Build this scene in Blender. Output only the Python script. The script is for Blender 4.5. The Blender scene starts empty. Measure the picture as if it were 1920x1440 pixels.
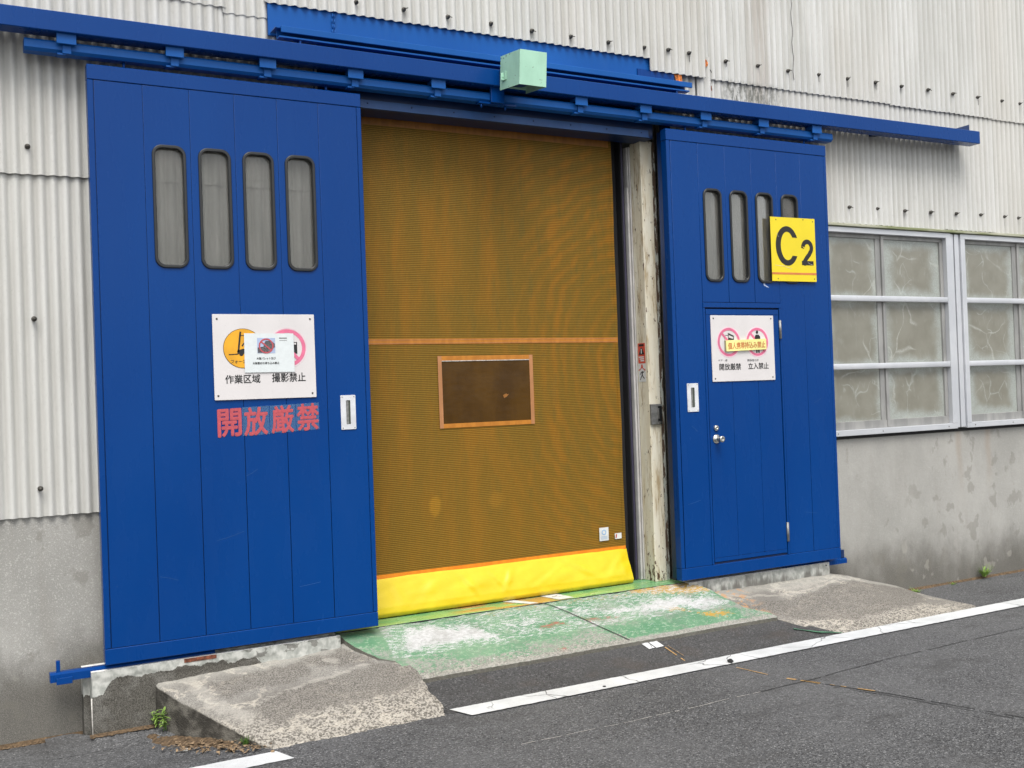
import bpy, bmesh, math, random
from mathutils import Vector, Matrix, noise as mnoise
random.seed(7)
SC = bpy.context.scene
COL = SC.collection

# ------------------------------------------------------------------ camera
YAW, PITCH, ROLL = 0.50020, 0.0097, -0.0358
fw = Vector((math.sin(YAW)*math.cos(PITCH), math.cos(YAW)*math.cos(PITCH), math.sin(PITCH)))
rt = Vector((math.cos(YAW), -math.sin(YAW), 0))
up = rt.cross(fw)
r2 = rt*math.cos(ROLL) + up*math.sin(ROLL)
u2 = -rt*math.sin(ROLL) + up*math.cos(ROLL)
cam_d = bpy.data.cameras.new('camera')
cam_d.sensor_width = 36; cam_d.lens = 1967.87/1920*36
cam_d.clip_end = 2000; cam_d.clip_start = 0.05
cam = bpy.data.objects.new('camera', cam_d); COL.objects.link(cam)
cam.matrix_world = Matrix(((r2.x, u2.x, -fw.x, -0.7603), (r2.y, u2.y, -fw.y, -6.1299), (r2.z, u2.z, -fw.z, 1.4018), (0, 0, 0, 1)))
SC.camera = cam

# ------------------------------------------------------------------ light: overcast daylight
SUN_EL, SUN_AZ = math.radians(58), math.radians(196)     # azimuth from +Y clockwise: high, in front of the wall
w = bpy.data.worlds.new('World'); SC.world = w; w.use_nodes = True
nt = w.node_tree; nt.nodes.clear()
sky = nt.nodes.new('ShaderNodeTexSky'); sky.sky_type = 'NISHITA'; sky.sun_disc = False
sky.sun_elevation = SUN_EL; sky.sun_rotation = SUN_AZ; sky.air_density = 1.0; sky.dust_density = 3.0; sky.ozone_density = 1.0
hs = nt.nodes.new('ShaderNodeHueSaturation'); hs.inputs['Saturation'].default_value = 0.22
bg = nt.nodes.new('ShaderNodeBackground'); bg.inputs['Strength'].default_value = 0.13
wo = nt.nodes.new('ShaderNodeOutputWorld')
nt.links.new(sky.outputs[0], hs.inputs['Color']); nt.links.new(hs.outputs[0], bg.inputs['Color']); nt.links.new(bg.outputs[0], wo.inputs['Surface'])
sl = bpy.data.lights.new('sun', 'SUN'); sl.energy = 1.3; sl.angle = math.radians(32); sl.color = (1.0, 0.97, 0.92)
so = bpy.data.objects.new('sun', sl); COL.objects.link(so)
sd = Vector((math.sin(SUN_AZ)*math.cos(SUN_EL), math.cos(SUN_AZ)*math.cos(SUN_EL), math.sin(SUN_EL)))
so.rotation_euler = sd.to_track_quat('Z', 'Y').to_euler(); so.location = sd*30
SC.view_settings.view_transform = 'Standard'; SC.view_settings.look = 'None'
SC.view_settings.exposure = 0.85; SC.view_settings.gamma = 1.0
SC.render.film_transparent = False

# ------------------------------------------------------------------ material helpers
class NT:
    def __init__(s, name):
        s.m = bpy.data.materials.new(name); s.m.use_nodes = True
        s.t = s.m.node_tree; s.t.nodes.clear()
        s.out = s.n('ShaderNodeOutputMaterial')
        s.b = s.n('ShaderNodeBsdfPrincipled'); s.l(s.b.outputs[0], s.out.inputs['Surface'])
        s.g = s.n('ShaderNodeNewGeometry'); s.pos = s.g.outputs['Position']
    def n(s, t): return s.t.nodes.new(t)
    def l(s, a, b): s.t.links.new(a, b)
    def set(s, inp, v):
        if hasattr(v, 'is_linked') or isinstance(v, bpy.types.NodeSocket): s.l(v, inp)
        elif isinstance(v, (tuple, list)):
            inp.default_value = tuple(v) + ((1,) if len(v) == 3 and inp.type == 'RGBA' else ())
        else: inp.default_value = v
    def scale(s, sc, vec=None):
        n = s.n('ShaderNodeVectorMath'); n.operation = 'MULTIPLY'; s.l(vec or s.pos, n.inputs[0])
        n.inputs[1].default_value = sc if isinstance(sc, (tuple, list)) else (sc,)*3
        return n.outputs[0]
    def noise(s, sc, detail=4, rough=.55, dist=0, vec=None):
        n = s.n('ShaderNodeTexNoise'); s.l(s.scale(sc, vec), n.inputs['Vector']); n.inputs['Scale'].default_value = 1
        n.inputs['Detail'].default_value = detail; n.inputs['Roughness'].default_value = rough; n.inputs['Distortion'].default_value = dist
        return n.outputs['Fac']
    def noisec(s, sc, detail=3):
        n = s.n('ShaderNodeTexNoise'); s.l(s.scale(sc), n.inputs['Vector']); n.inputs['Scale'].default_value = 1; n.inputs['Detail'].default_value = detail
        return n.outputs['Color']
    def vor(s, sc, feature='F1', out='Distance', vec=None):
        n = s.n('ShaderNodeTexVoronoi'); n.feature = feature; s.l(s.scale(sc, vec), n.inputs['Vector']); n.inputs['Scale'].default_value = 1
        return n.outputs[out]
    def math(s, op, a, b=0.0, c=0.0):
        n = s.n('ShaderNodeMath'); n.operation = op
        for i, v in enumerate((a, b, c)): s.set(n.inputs[i], v)
        return n.outputs[0]
    def rng(s, v, a, b, c=0.0, d=1.0, smooth=True):
        n = s.n('ShaderNodeMapRange'); n.interpolation_type = 'SMOOTHSTEP' if smooth else 'LINEAR'
        s.set(n.inputs[0], v)
        for i, x in enumerate((a, b, c, d)): n.inputs[i+1].default_value = x
        return n.outputs[0]
    def mix(s, f, a, b, mode='MIX'):
        n = s.n('ShaderNodeMix'); n.data_type = 'RGBA'; n.blend_type = mode; n.clamp_factor = True
        s.set(n.inputs[0], f); s.set(n.inputs[6], a); s.set(n.inputs[7], b)
        return n.outputs[2]
    def sep(s, v=None):
        n = s.n('ShaderNodeSeparateXYZ'); s.l(v or s.pos, n.inputs[0]); return n.outputs
    def attr(s, name, out='Fac'):
        n = s.n('ShaderNodeAttribute'); n.attribute_name = name; return n.outputs[out]
    def bump(s, h, strength=.3, dist=.01):
        n = s.n('ShaderNodeBump'); n.inputs['Strength'].default_value = strength; n.inputs['Distance'].default_value = dist
        s.l(h, n.inputs['Height']); s.l(n.outputs[0], s.b.inputs['Normal']); return n
    def fin(s, col, rough=.6, metal=0.0, spec=None):
        s.set(s.b.inputs['Base Color'], col); s.set(s.b.inputs['Roughness'], rough); s.b.inputs['Metallic'].default_value = metal
        if spec is not None: s.b.inputs['Specular IOR Level'].default_value = spec
        return s.m

M = {}
def simple(name, col, rough=.5, metal=0.0, var=.12, sc=9, bump=0.0, bsc=200, spec=None):
    n = NT(name); f = n.noise(sc, 4)
    c = n.mix(n.rng(f, .3, .7), tuple(x*(1-var) for x in col), tuple(min(1, x*(1+var)) for x in col))
    if bump: n.bump(n.noise(bsc, 2), bump, .001)
    M[name] = n.fin(c, rough, metal, spec); return M[name]

# blue paint: brushed, slightly uneven gloss, faint dust
def blue(name, a, b, rough=.34, dust=.10, brush=.25):
    n = NT(name)
    f = n.noise((1.1, 1.1, .5), 2); d = n.noise((14, 14, 2.5), 5, .6)
    c = n.mix(n.rng(f, .3, .7), a, b)
    c = n.mix(n.math('MULTIPLY', n.rng(d, .5, .85), dust), c, (.05, .13, .30))
    spec = n.rng(n.noise(60, 2, .5), .70, .76); c = n.mix(n.math('MULTIPLY', spec, .10), c, (.12, .2, .36))
    n.b.inputs['Coat Weight'].default_value = 0.0
    n.bump(n.math('ADD', n.noise((5, 5, 3), 3), n.math('MULTIPLY', n.noise((60, 60, 14), 3), .12)), brush, .004)
    M[name] = n.fin(c, n.rng(n.noise((6, 6, 2), 4), .3, .7, rough-.04, rough+.06), 0, .19); return M[name]
blue('blue_paint', (.0004, .038, .186), (.0006, .044, .206), .26, .03, .07)
blue('blue_paint_worn', (.004, .075, .29), (.008, .095, .35), .42, .16, .35)
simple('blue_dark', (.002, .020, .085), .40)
simple('groove_dark', (.0006, .014, .075), .5)
simple('strip_blue', (.020, .085, .26), .45)
simple('scuff_blue', (.010, .075, .25), .5)
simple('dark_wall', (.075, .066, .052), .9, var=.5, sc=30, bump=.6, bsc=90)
simple('rubber', (.014, .015, .016), .38, bump=.1)
simple('black_inside', (.01, .01, .012), .8)
simple('purple_strip', (.035, .03, .06), .6)
simple('rail_grey', (.46, .445, .43), .5)
simple('steel', (.55, .54, .50), .28, 1.0, .1, 30)
simple('dull_steel', (.25, .25, .24), .5, .6, .25, 30)
simple('bolt_dark', (.075, .07, .06), .65, .3, .5, 60)
simple('white_plate', (.62, .63, .65), .4)
simple('slot_dark', (.05, .06, .045), .5)
simple('ink_black', (.012, .012, .012), .5)
simple('ink_red_dark', (.42, .03, .02), .5)
simple('pink', (.66, .15, .26), .5)
simple('pink_light', (.80, .55, .62), .5)
simple('yellow_orange', (.74, .36, .015), .5)
simple('ring_brown', (.16, .09, .02), .5)
simple('paper', (.64, .68, .68), .6, var=.03, sc=40)
simple('photo_blue', (.35, .42, .58), .6)
simple('photo_grey', (.09, .085, .09), .6, var=.6, sc=120)
simple('label_yellow', (.85, .80, .30), .5)
simple('label_side', (.35, .30, .16), .5)
simple('label_red', (.58, .18, .05), .5)
simple('green_old', (.08, .22, .12), .8, var=.3, sc=60)
simple('ink_grey', (.22, .22, .22), .6)
simple('sticker_red', (.55, .07, .035), .5)
simple('sticker_white', (.62, .62, .60), .5)
simple('sticker_blue', (.25, .40, .62), .5)
simple('decal_red', (.46, .075, .09), .45, var=.10, sc=60)
simple('orange_rust', (.55, .16, .03), .8, var=.6, sc=60)
simple('brown_rust', (.16, .05, .025), .9, var=.6, sc=60)
simple('crack_dark', (.018, .018, .018), .9, var=.4, sc=60)
simple('leaf_green', (.10, .20, .035), .5, var=.35, sc=40)
simple('leaf_light', (.20, .32, .06), .5, var=.35, sc=40)
simple('orange_mark', (.42, .26, .10), .8, var=.3, sc=60)
simple('leaf_dry', (.22, .15, .085), .8, var=.5, sc=60)
simple('soil', (.10, .065, .035), .95, var=.5, sc=60, bump=.8, bsc=120)
simple('stone_pale', (.48, .46, .42), .8, var=.3, sc=60)
simple('tar', (.012, .011, .010), .5)

def m_decal_film():
    n = NT('decal_film'); tr = n.n('ShaderNodeBsdfTransparent'); mx = n.n('ShaderNodeMixShader'); mx.inputs[0].default_value = .3
    n.fin((.10, .22, .42), .35); n.l(tr.outputs[0], mx.inputs[1]); n.l(n.b.outputs[0], mx.inputs[2]); n.l(mx.outputs[0], n.out.inputs['Surface']); M['decal_film'] = n.m
m_decal_film()

def m_signboard(name, col):
    n = NT(name)
    c = n.mix(n.rng(n.noise((5, 5, 3), 5), .35, .75), col, tuple(x*.93 for x in col))
    c = n.mix(n.math('MULTIPLY', n.rng(n.noise(90, 3), .66, .74), .35), c, tuple(x*.6 for x in col))
    M[name] = n.fin(c, .42)
m_signboard('sign_white', (.655, .625, .615)); m_signboard('sign_yellow', (.76, .60, .014))

def m_mint():
    n = NT('mint_paint')
    c = n.mix(n.rng(n.noise((9, 9, 5), 5), .35, .7), (.42, .70, .53), (.35, .60, .45))
    z = n.sep()[2]
    chips = n.rng(n.math('ADD', n.noise(55, 4), n.math('MULTIPLY', n.rng(z, 3.57, 3.62), .16)), .68, .72)
    c = n.mix(chips, c, (.10, .11, .06))
    n.bump(n.noise(40, 3), .2, .003); M['mint_paint'] = n.fin(c, .45)
m_mint()

# fibre-cement corrugated cladding
def m_clad():
    n = NT('cement_cladding'); P = n.sep(); x, y, z = P[0], P[1], P[2]
    oi = n.n('ShaderNodeObjectInfo').outputs['Random']
    base = n.mix(n.rng(n.noise((3, 3, .8), 5, .6), .3, .72), (.53, .53, .505), (.64, .64, .62))
    base = n.mix(n.rng(oi, 0, 1, 0, .45), base, (.57, .56, .52))
    streak = n.rng(n.noise((16, 16, .55), 5, .65), .46, .74)
    base = n.mix(n.math('MULTIPLY', streak, .30), base, (.36, .355, .32))
    wide = n.rng(n.noise((1.1, 1.1, .3), 3), .5, .68)
    base = n.mix(n.math('MULTIPLY', wide, .22), base, (.50, .45, .38))
    # soot streak of the photograph above the right door, and lichen in the lap below it
    s1 = n.math('MULTIPLY', n.rng(n.math('ABSOLUTE', n.math('SUBTRACT', x, 4.99)), .03, .17, 1, 0), n.rng(n.noise((25, 25, 1.6), 4), .3, .6))
    base = n.mix(n.math('MULTIPLY', s1, .5), base, (.30, .25, .20))
    lx = n.math('MULTIPLY', n.rng(x, 4.55, 4.72), n.rng(x, 5.05, 5.35, 1, 0))
    lz = n.math('MULTIPLY', n.rng(z, 3.50, 3.58), n.rng(z, 3.74, 3.80, 1, 0))
    li = n.math('MULTIPLY', n.math('MULTIPLY', lx, lz), n.rng(n.noise((45, 45, 14), 5, .7), .40, .60))
    base = n.mix(n.math('MULTIPLY', li, .85), base, (.10, .105, .09))
    dirt = n.rng(n.noise((70, 70, 40), 4, .7), .56, .72)
    base = n.mix(n.math('MULTIPLY', dirt, .22), base, (.30, .29, .25))
    pit = n.rng(n.vor(26), .05, .09, 1, 0); pitm = n.rng(n.noise(7, 3), .55, .66)
    base = n.mix(n.math('MULTIPLY', n.math('MULTIPLY', pit, pitm), .35), base, (.2, .19, .16))
    valley_shade = n.math('MULTIPLY', n.rng(n.attr('valley_shade'), .15, .95), n.rng(n.noise((9, 9, 1.5), 4), .25, .7, .35, .95))
    base = n.mix(n.math('MULTIPLY', valley_shade, .50), base, (.31, .30, .27))  # furrows coloured darker to stand in for shading between the ribs
    n.bump(n.math('ADD', n.noise(260, 3, .7), n.noise((40, 40, 12), 4)), .35, .002)
    M['cement_cladding'] = n.fin(base, .85, 0, .25)
m_clad()

def m_wall(name, seed):
    n = NT(name); P = n.sep(); x, z = P[0], P[2]
    b = n.mix(n.rng(n.noise((1.6, 1.6, 1.1), 5, .6), .3, .7), (.345, .34, .315), (.45, .44, .41))
    g = n.noise((230, 230, 230), 3, .7); b = n.mix(n.rng(g, .40, .66), n.mix(.32, b, (.12, .115, .10)), b)
    b = n.mix(n.math('MULTIPLY', n.rng(n.noise((120, 120, 120), 2), .60, .66), .5), b, (.58, .56, .52))
    # splash grime: ragged tide rising from the road
    t = n.math('ADD', z, n.math('MULTIPLY', n.math('SUBTRACT', n.noise((2.3, 2.3, 1.3), 6, .65), .5), 0.75))
    gr = n.rng(t, -.12 if seed == 0 else -.34, .26 if seed == 0 else .14, 1, 0)
    b = n.mix(n.math('MULTIPLY', gr, .86), b, n.mix(n.rng(g, .4, .65), (.07, .065, .055), (.17, .16, .14)))
    # damp blotches and patches
    bl = n.math('MULTIPLY', n.rng(n.noise((5.5, 5.5, 4.5), 4, .55), .57, .62), n.rng(n.noise((1.2, 1.2, 1.2), 2), .38, .52))
    b = n.mix(n.math('MULTIPLY', bl, .38), b, (.17, .16, .135))
    pl = n.math('MULTIPLY', n.rng(n.noise((7, 7, 5), 3, .4), .66, .69), n.rng(z, -.1, .1, 1, 0))
    b = n.mix(n.math('MULTIPLY', pl, .35), b, (.38, .365, .32))
    # drips of rust under the window posts
    for cx in (7.22, 7.62, 9.5):
        d = n.math('ABSOLUTE', n.math('SUBTRACT', n.math('ADD', x, n.math('MULTIPLY', n.noise((4, 4, 3), 2), .10)), cx+.05))
        d = n.math('MULTIPLY', n.rng(d, .0, .07, 1, 0), n.rng(z, .25, .9))
        b = n.mix(n.math('MULTIPLY', d, .35), b, (.28, .20, .13))
    st = n.rng(n.noise((9, 9, .9), 5), .52, .75); b = n.mix(n.math('MULTIPLY', st, .25), b, (.24, .22, .19))
    n.bump(n.math('ADD', g, n.math('MULTIPLY', n.noise((18, 18, 18), 4), 1.5)), .6, .004)
    M[name] = n.fin(b, .9, 0, .2)
m_wall('concrete_wall', 0); m_wall('concrete_wall_right', 1)

def m_kerb(name, patchy):
    n = NT(name); P = n.sep(); x, z = P[0], P[2]
    nz = n.sep(n.g.outputs['Normal'])[2]
    g = n.noise((220, 220, 220), 3, .7)
    dark = n.mix(n.rng(g, .38, .66), (.050, .047, .040), (.165, .155, .135))
    dark = n.mix(n.rng(n.noise((6, 6, 6), 4), .5, .62), dark, n.mix(n.rng(g, .38, .66), (.085, .082, .072), (.21, .20, .18)))
    lite = n.mix(n.rng(n.noise((30, 30, 22), 4), .35, .7), (.33, .34, .31), (.55, .55, .51))
    if patchy:
        # torn lower edge of the render coat: it gets taller towards the sill
        h = n.math('ADD', -.082, n.math('MULTIPLY', n.math('SUBTRACT', n.noise((13, 13, 5), 6, .65), .5), .10))
        h = n.math('SUBTRACT', h, n.rng(x, -.03, .05, .10, .0)); h = n.math('SUBTRACT', h, n.rng(x, .80, 1.0, .0, .24))
        m = n.math('GREATER_THAN', z, h)
        worn = n.math('MULTIPLY', n.rng(n.noise((14, 14, 18), 4), .56, .60), n.rng(x, .3, .9))
        m = n.math('MULTIPLY', m, n.math('SUBTRACT', 1, n.math('MULTIPLY', worn, .7)))
        c = n.mix(m, dark, lite)
    else:
        c = n.mix(n.rng(n.math('ADD', n.noise((14, 14, 3), 4), n.math('MULTIPLY', n.rng(z, -.13, -.04), .18)), .45, .66), (.16, .155, .14), lite)
        c = n.mix(n.math('MULTIPLY', n.rng(n.noise((3, 3, 3), 2), .5, .6), .4), c, (.2, .19, .17))
    top = n.rng(nz, .6, .8)
    paint = n.mix(n.rng(n.noise((40, 40, 40), 4), .62, .66), (.78, .77, .73), (.4, .39, .36))
    c = n.mix(top, c, paint)
    n.bump(n.math('ADD', g, n.noise((30, 30, 30), 3)), .4, .003)
    M[name] = n.fin(c, .85, 0, .2)
m_kerb('kerb_plaster', True); m_kerb('kerb_concrete', False)

def asphalt_color(n):
    v1 = n.vor(140, 'F1', 'Color'); sv = n.sep(v1)[0]
    c = n.mix(n.rng(sv, .1, .95), (.058, .058, .058), (.158, .158, .159))
    c = n.mix(n.math('GREATER_THAN', sv, .93), c, (.30, .30, .295))
    c = n.mix(n.math('LESS_THAN', sv, .12), c, (.012, .012, .013))
    f = n.noise((210, 210, 210), 2, .6)
    c = n.mix(n.rng(f, .35, .65, .0, .55), c, (.045, .045, .047))
    c = n.mix(n.rng(n.noise((1.1, .9, 1), 5, .6), .3, .7, 0, .38), c, (.16, .16, .161))
    c = n.mix(n.math('MULTIPLY', n.rng(n.noise((2.2, 4, 4), 6, .68), .50, .70), .42), c, (.045, .043, .041))
    return c, f
def m_road():
    n = NT('asphalt'); c, f = asphalt_color(n)
    P = n.sep(); y = P[1]
    c = n.mix(n.math('MULTIPLY', n.math('GREATER_THAN', n.vor(9, 'F1', 'Color'), .5), 0), c, c)
    sp = n.math('LESS_THAN', n.vor(11), .035); c = n.mix(n.math('MULTIPLY', sp, .7), c, (.42, .41, .38))
    n.bump(n.math('ADD', n.vor(150), n.math('MULTIPLY', f, .8)), .9, .004)
    M['asphalt'] = n.fin(c, .82, 0, .3)
    n = NT('asphalt_patch'); c, f = asphalt_color(n)
    c = n.mix(.50, c, (.040, .038, .036))
    c = n.mix(n.math('MULTIPLY', n.rng(n.noise((3, 5, 3), 4), .52, .68), .4), c, (.075, .06, .05))
    n.bump(n.math('ADD', n.vor(150), n.math('MULTIPLY', f, .8)), .9, .004)
    M['asphalt_patch'] = n.fin(c, .85, 0, .25)
m_road()

def m_line():
    n = NT('line_paint')
    c = n.mix(n.rng(n.noise((5, 5, 5), 5), .35, .7), (.66, .67, .665), (.55, .56, .555))
    wv = n.n('ShaderNodeVectorMath'); wv.operation = 'ADD'; n.l(n.pos, wv.inputs[0])
    n.l(n.scale(.12, n.noisec(6)), wv.inputs[1])
    cr = n.vor(2.4, 'DISTANCE_TO_EDGE', vec=wv.outputs[0])
    m = n.math('MULTIPLY', n.rng(cr, .004, .012, 1, 0), n.rng(n.noise(1.7, 2), .42, .5))
    c = n.mix(n.math('MULTIPLY', m, .85), c, (.10, .10, .10))
    c = n.mix(n.math('MULTIPLY', n.rng(n.noise(130, 3, .7), .60, .68), .55), c, (.22, .22, .215))
    n.bump(n.vor(150), .5, .002)
    M['line_paint'] = n.fin(c, .6)
m_line()

def apron_color(n, x, y):
    # exposed aggregate concrete, worn rougher towards the foot of the slope
    sv = n.sep(n.vor(115, 'F1', 'Color'))[0]
    agg = n.mix(n.rng(sv, .2, .8), (.13, .118, .10), (.39, .36, .31))
    fine = n.mix(n.rng(n.noise((160, 190, 160), 3, .7), .38, .64), (.165, .155, .138), (.335, .318, .283))
    fine = n.mix(n.rng(n.noise((2.4, 3.5, 3), 5, .6), .42, .66, 0, .62), fine, (.145, .133, .118))
    return agg, fine
def m_apron():
    n = NT('apron_concrete'); P = n.sep(); x, y = P[0], P[1]
    agg, fine = apron_color(n, x, y)
    t = n.math('ADD', y, n.math('MULTIPLY', n.math('SUBTRACT', n.noise((3.5, 5, 3), 5, .6), .5), .42))
    c = n.mix(n.rng(t, -.62, -.14, 1, 0), fine, agg)
    # pale worn laitance streaks along ragged edges
    e = n.noise((3.2, 7, 3), 6, .62); e = n.rng(n.math('ABSOLUTE', n.math('SUBTRACT', e, .5)), .0, .028, 1, 0)
    c = n.mix(n.math('MULTIPLY', e, n.rng(n.noise((2, 2, 2), 2), .40, .55, 0, .75)), c, (.50, .455, .38))
    c = n.mix(n.rng(n.math('ADD', y, n.math('MULTIPLY', n.noise((6, 6, 6), 3), .08)), -.02, .05, 0, .45), c, (.38, .37, .33))
    wv = n.n('ShaderNodeVectorMath'); wv.operation = 'ADD'; n.l(n.pos, wv.inputs[0]); n.l(n.scale(.22, n.noisec(4)), wv.inputs[1])
    dk = n.attr('dark'); lt = n.attr('pale'); nz_ = n.noise((16, 22, 16), 5, .7)
    c = n.mix(n.math('MULTIPLY', n.rng(n.math('SUBTRACT', n.math('MULTIPLY', dk, 1.3), nz_), -.12, .25), .75), c, n.mix(n.rng(n.noise((120, 140, 120), 3, .7), .40, .60), (.065, .058, .050), (.26, .24, .21)))
    c = n.mix(n.math('MULTIPLY', n.rng(n.math('SUBTRACT', lt, nz_), -.1, .1), .45), c, (.42, .395, .345))
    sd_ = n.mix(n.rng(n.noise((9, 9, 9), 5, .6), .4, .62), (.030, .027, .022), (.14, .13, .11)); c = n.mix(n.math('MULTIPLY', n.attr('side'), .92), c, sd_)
    # spill of orange paint near the joint with the green ramp
    ox = n.math('MULTIPLY', n.rng(x, 4.18, 4.24), n.rng(x, 4.42, 4.60, 1, 0))
    om = n.math('MULTIPLY', ox, n.rng(n.noise((14, 18, 14), 4, .6), .50, .58))
    c = n.mix(n.math('MULTIPLY', om, .7), c, (.50, .27, .12))
    n.bump(n.math('ADD', n.math('MULTIPLY', n.vor(115), .9), n.noise((60, 60, 60), 4, .7)), .8, .004)
    M['apron_concrete'] = n.fin(c, .88, 0, .25)
m_apron()

def m_ramp():
    n = NT('ramp_paint'); P = n.sep(); x, y = P[0], P[1]
    agg, fine = apron_color(n, x, y)
    c = n.mix(n.rng(n.attr('w_agg'), .2, .7), n.mix(.5, fine, (.36, .37, .33)), agg)
    strk = n.noise((34, 75, 60), 5, .68, .6); fin2 = n.noise((150, 190, 150), 3, .7)
    nn = n.math('ADD', n.math('MULTIPLY', strk, .55), n.math('MULTIPLY', fin2, .45))
    def lay(c, w, col, k=1.25, sharp=.035):
        v = n.math('SUBTRACT', n.math('MULTIPLY', n.attr(w), k), n.math('SUBTRACT', n.math('MULTIPLY', nn, 2.6), .80))
        return n.mix(n.rng(v, -sharp, sharp), c, col)
    gv = n.mix(n.rng(n.noise((3, 5, 3), 4), .35, .7), (.085, .215, .115), (.155, .275, .165))
    gv = n.mix(n.math('MULTIPLY', n.rng(n.noise((26, 60, 40), 4, .7), .54, .62), .6), gv, (.34, .44, .31))
    c = lay(c, 'w_green', gv)
    nn = n.math('ADD', n.math('MULTIPLY', n.noise((30, 62, 40), 5, .7, .4, n.scale((1, 1, 1), wv2(n))), .65), n.math('MULTIPLY', fin2, .35))
    c = lay(c, 'w_orange', (.42, .26, .05))
    nn = n.math('ADD', n.math('MULTIPLY', n.noise((9, 42, 30), 7, .80, 2.2), .72), n.math('MULTIPLY', fin2, .30))
    c = lay(c, 'w_white', n.mix(n.rng(strk, .4, .6), (.42, .42, .41), (.53, .53, .525)))
    c = lay(c, 'w_red', (.33, .12, .09))
    c = n.mix(n.math('MULTIPLY', n.rng(n.noise((120, 120, 120), 3, .7), .62, .70), .5), c, (.12, .12, .09))
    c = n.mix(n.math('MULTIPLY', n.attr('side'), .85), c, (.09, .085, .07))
    n.bump(n.math('ADD', n.math('MULTIPLY', strk, 1.0), n.noise((90, 90, 90), 4, .7)), .6, .004)
    c = n.mix(n.math('MULTIPLY', n.rng(n.noise((5, 9, 5), 5, .7), .50, .68), .40), c, (.22, .215, .19))
    M['ramp_paint'] = n.fin(c, n.rng(n.attr('w_agg'), 0, 1, .55, .85), 0, .3)
def wv2(n):
    v = n.n('ShaderNodeVectorMath'); v.operation = 'ADD'; n.l(n.pos, v.inputs[0]); v.inputs[1].default_value = (3.7, 1.9, .4); return v.outputs[0]
m_ramp()

def m_floor():
    n = NT('floor_paint'); P = n.sep(); x, y = P[0], P[1]
    c = n.mix(n.rng(n.noise((4, 8, 4), 4), .35, .65), (.14, .36, .16), (.26, .45, .16))
    og = n.math('MULTIPLY', n.rng(n.math('ABSOLUTE', n.math('SUBTRACT', x, 2.62)), .28, .5, 1, 0), n.rng(n.noise((3, 14, 4), 4), .42, .52))
    c = n.mix(n.math('MULTIPLY', og, .85), c, (.52, .27, .08))
    c = n.mix(n.math('MULTIPLY', n.rng(n.noise((5, 40, 5), 4), .60, .66), .6), c, (.50, .60, .38))
    M['floor_paint'] = n.fin(c, n.rng(n.noise((9, 9, 9), 3), .3, .7, .16, .34), 0, .5)
m_floor()

# insect-proof mesh sheet: woven threads, with the beat of its two thread layers
def m_mesh():
    n = NT('mesh_sheet'); P = n.sep(); x, z = P[0], P[2]
    wx = n.math('MULTIPLY', n.math('SUBTRACT', n.noise((1.3, 1, .5), 3), .5), .10)
    zz = n.math('ADD', z, wx); xx = n.math('ADD', x, n.math('MULTIPLY', n.noise((.8, 1, .8), 2), .06))
    def s(v, p, ph=0.0): return n.math('SINE', n.math('ADD', n.math('MULTIPLY', v, 2*math.pi/p), ph))
    r = n.math('SQRT', n.math('ADD', n.math('POWER', n.math('SUBTRACT', x, 4.05), 2.0), n.math('POWER', n.math('SUBTRACT', z, 1.55), 2.0)))
    beat = n.math('MULTIPLY', s(n.math('ADD', r, n.math('MULTIPLY', n.noise((2.2, 1, 2.2), 4), .26)), .105), n.rng(x, 2.5, 3.3, .05, 1.0))
    vb = s(n.math('ADD', xx, n.math('MULTIPLY', n.noise((3, 1, .7), 4), .14)), .17, 1.0)
    big = n.rng(n.noise((7.5, 1, 1.6), 5, .6), .30, .75)
    gv = n.rng(n.noise((16, 1, 5), 4, .6), .5, .68)
    mo = n.math('ADD', n.math('ADD', n.math('MULTIPLY', beat, .42), n.math('MULTIPLY', vb, .12)), big)
    c = n.mix(n.math('MULTIPLY', n.rng(mo, .0, 1.4), .80), (.195, .112, .012), (.35, .140, .009))
    c = n.mix(n.math('MULTIPLY', gv, n.rng(x, 2.0, 3.0, .15, .45)), c, (.12, .105, .022))
    sp1 = n.math('SQRT', n.math('ADD', n.math('POWER', n.math('MULTIPLY', n.math('SUBTRACT', x, 2.165), 1.6), 2.0), n.math('POWER', n.math('SUBTRACT', z, .665), 2.0)))
    sp2 = n.math('SQRT', n.math('ADD', n.math('POWER', n.math('SUBTRACT', x, 2.63), 2.0), n.math('POWER', n.math('SUBTRACT', z, .67), 2.0)))
    wob = n.math('MULTIPLY', n.math('SUBTRACT', n.noise(14, 3), .5), .06)
    c = n.mix(n.math('MULTIPLY', n.rng(n.math('ADD', sp1, wob), .045, .085, 1, 0), .55), c, (.62, .30, .02))  # two soft bright spots painted in as lights showing through the curtain
    c = n.mix(n.math('MULTIPLY', n.rng(n.math('ADD', sp2, wob), .03, .085, 1, 0), .35), c, (.50, .22, .02))
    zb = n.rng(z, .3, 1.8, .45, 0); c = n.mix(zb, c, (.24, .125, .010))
    ln = n.rng(s(z, .0124), -.75, .55); vt = n.rng(s(x, .0105), -.9, .2)
    thread = n.math('MULTIPLY', ln, n.math('ADD', n.math('MULTIPLY', vt, .25), .75))
    fade = n.rng(n.noise((60, 1, 60), 2), .3, .7, .55, 1)
    c = n.mix(n.math('MULTIPLY', n.math('SUBTRACT', 1, thread), .62), c, (.05, .028, .006))
    c = n.mix(n.math('MULTIPLY', n.math('MULTIPLY', thread, fade), .24), c, (.42, .25, .05))
    n.bump(n.math('ADD', n.math('MULTIPLY', thread, .1), n.noise((5, 1, 1.4), 4)), .35, .01)
    # sheen of the PVC coating
    M['mesh_sheet'] = n.fin(c, .55, 0, .15)
m_mesh()
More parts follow.
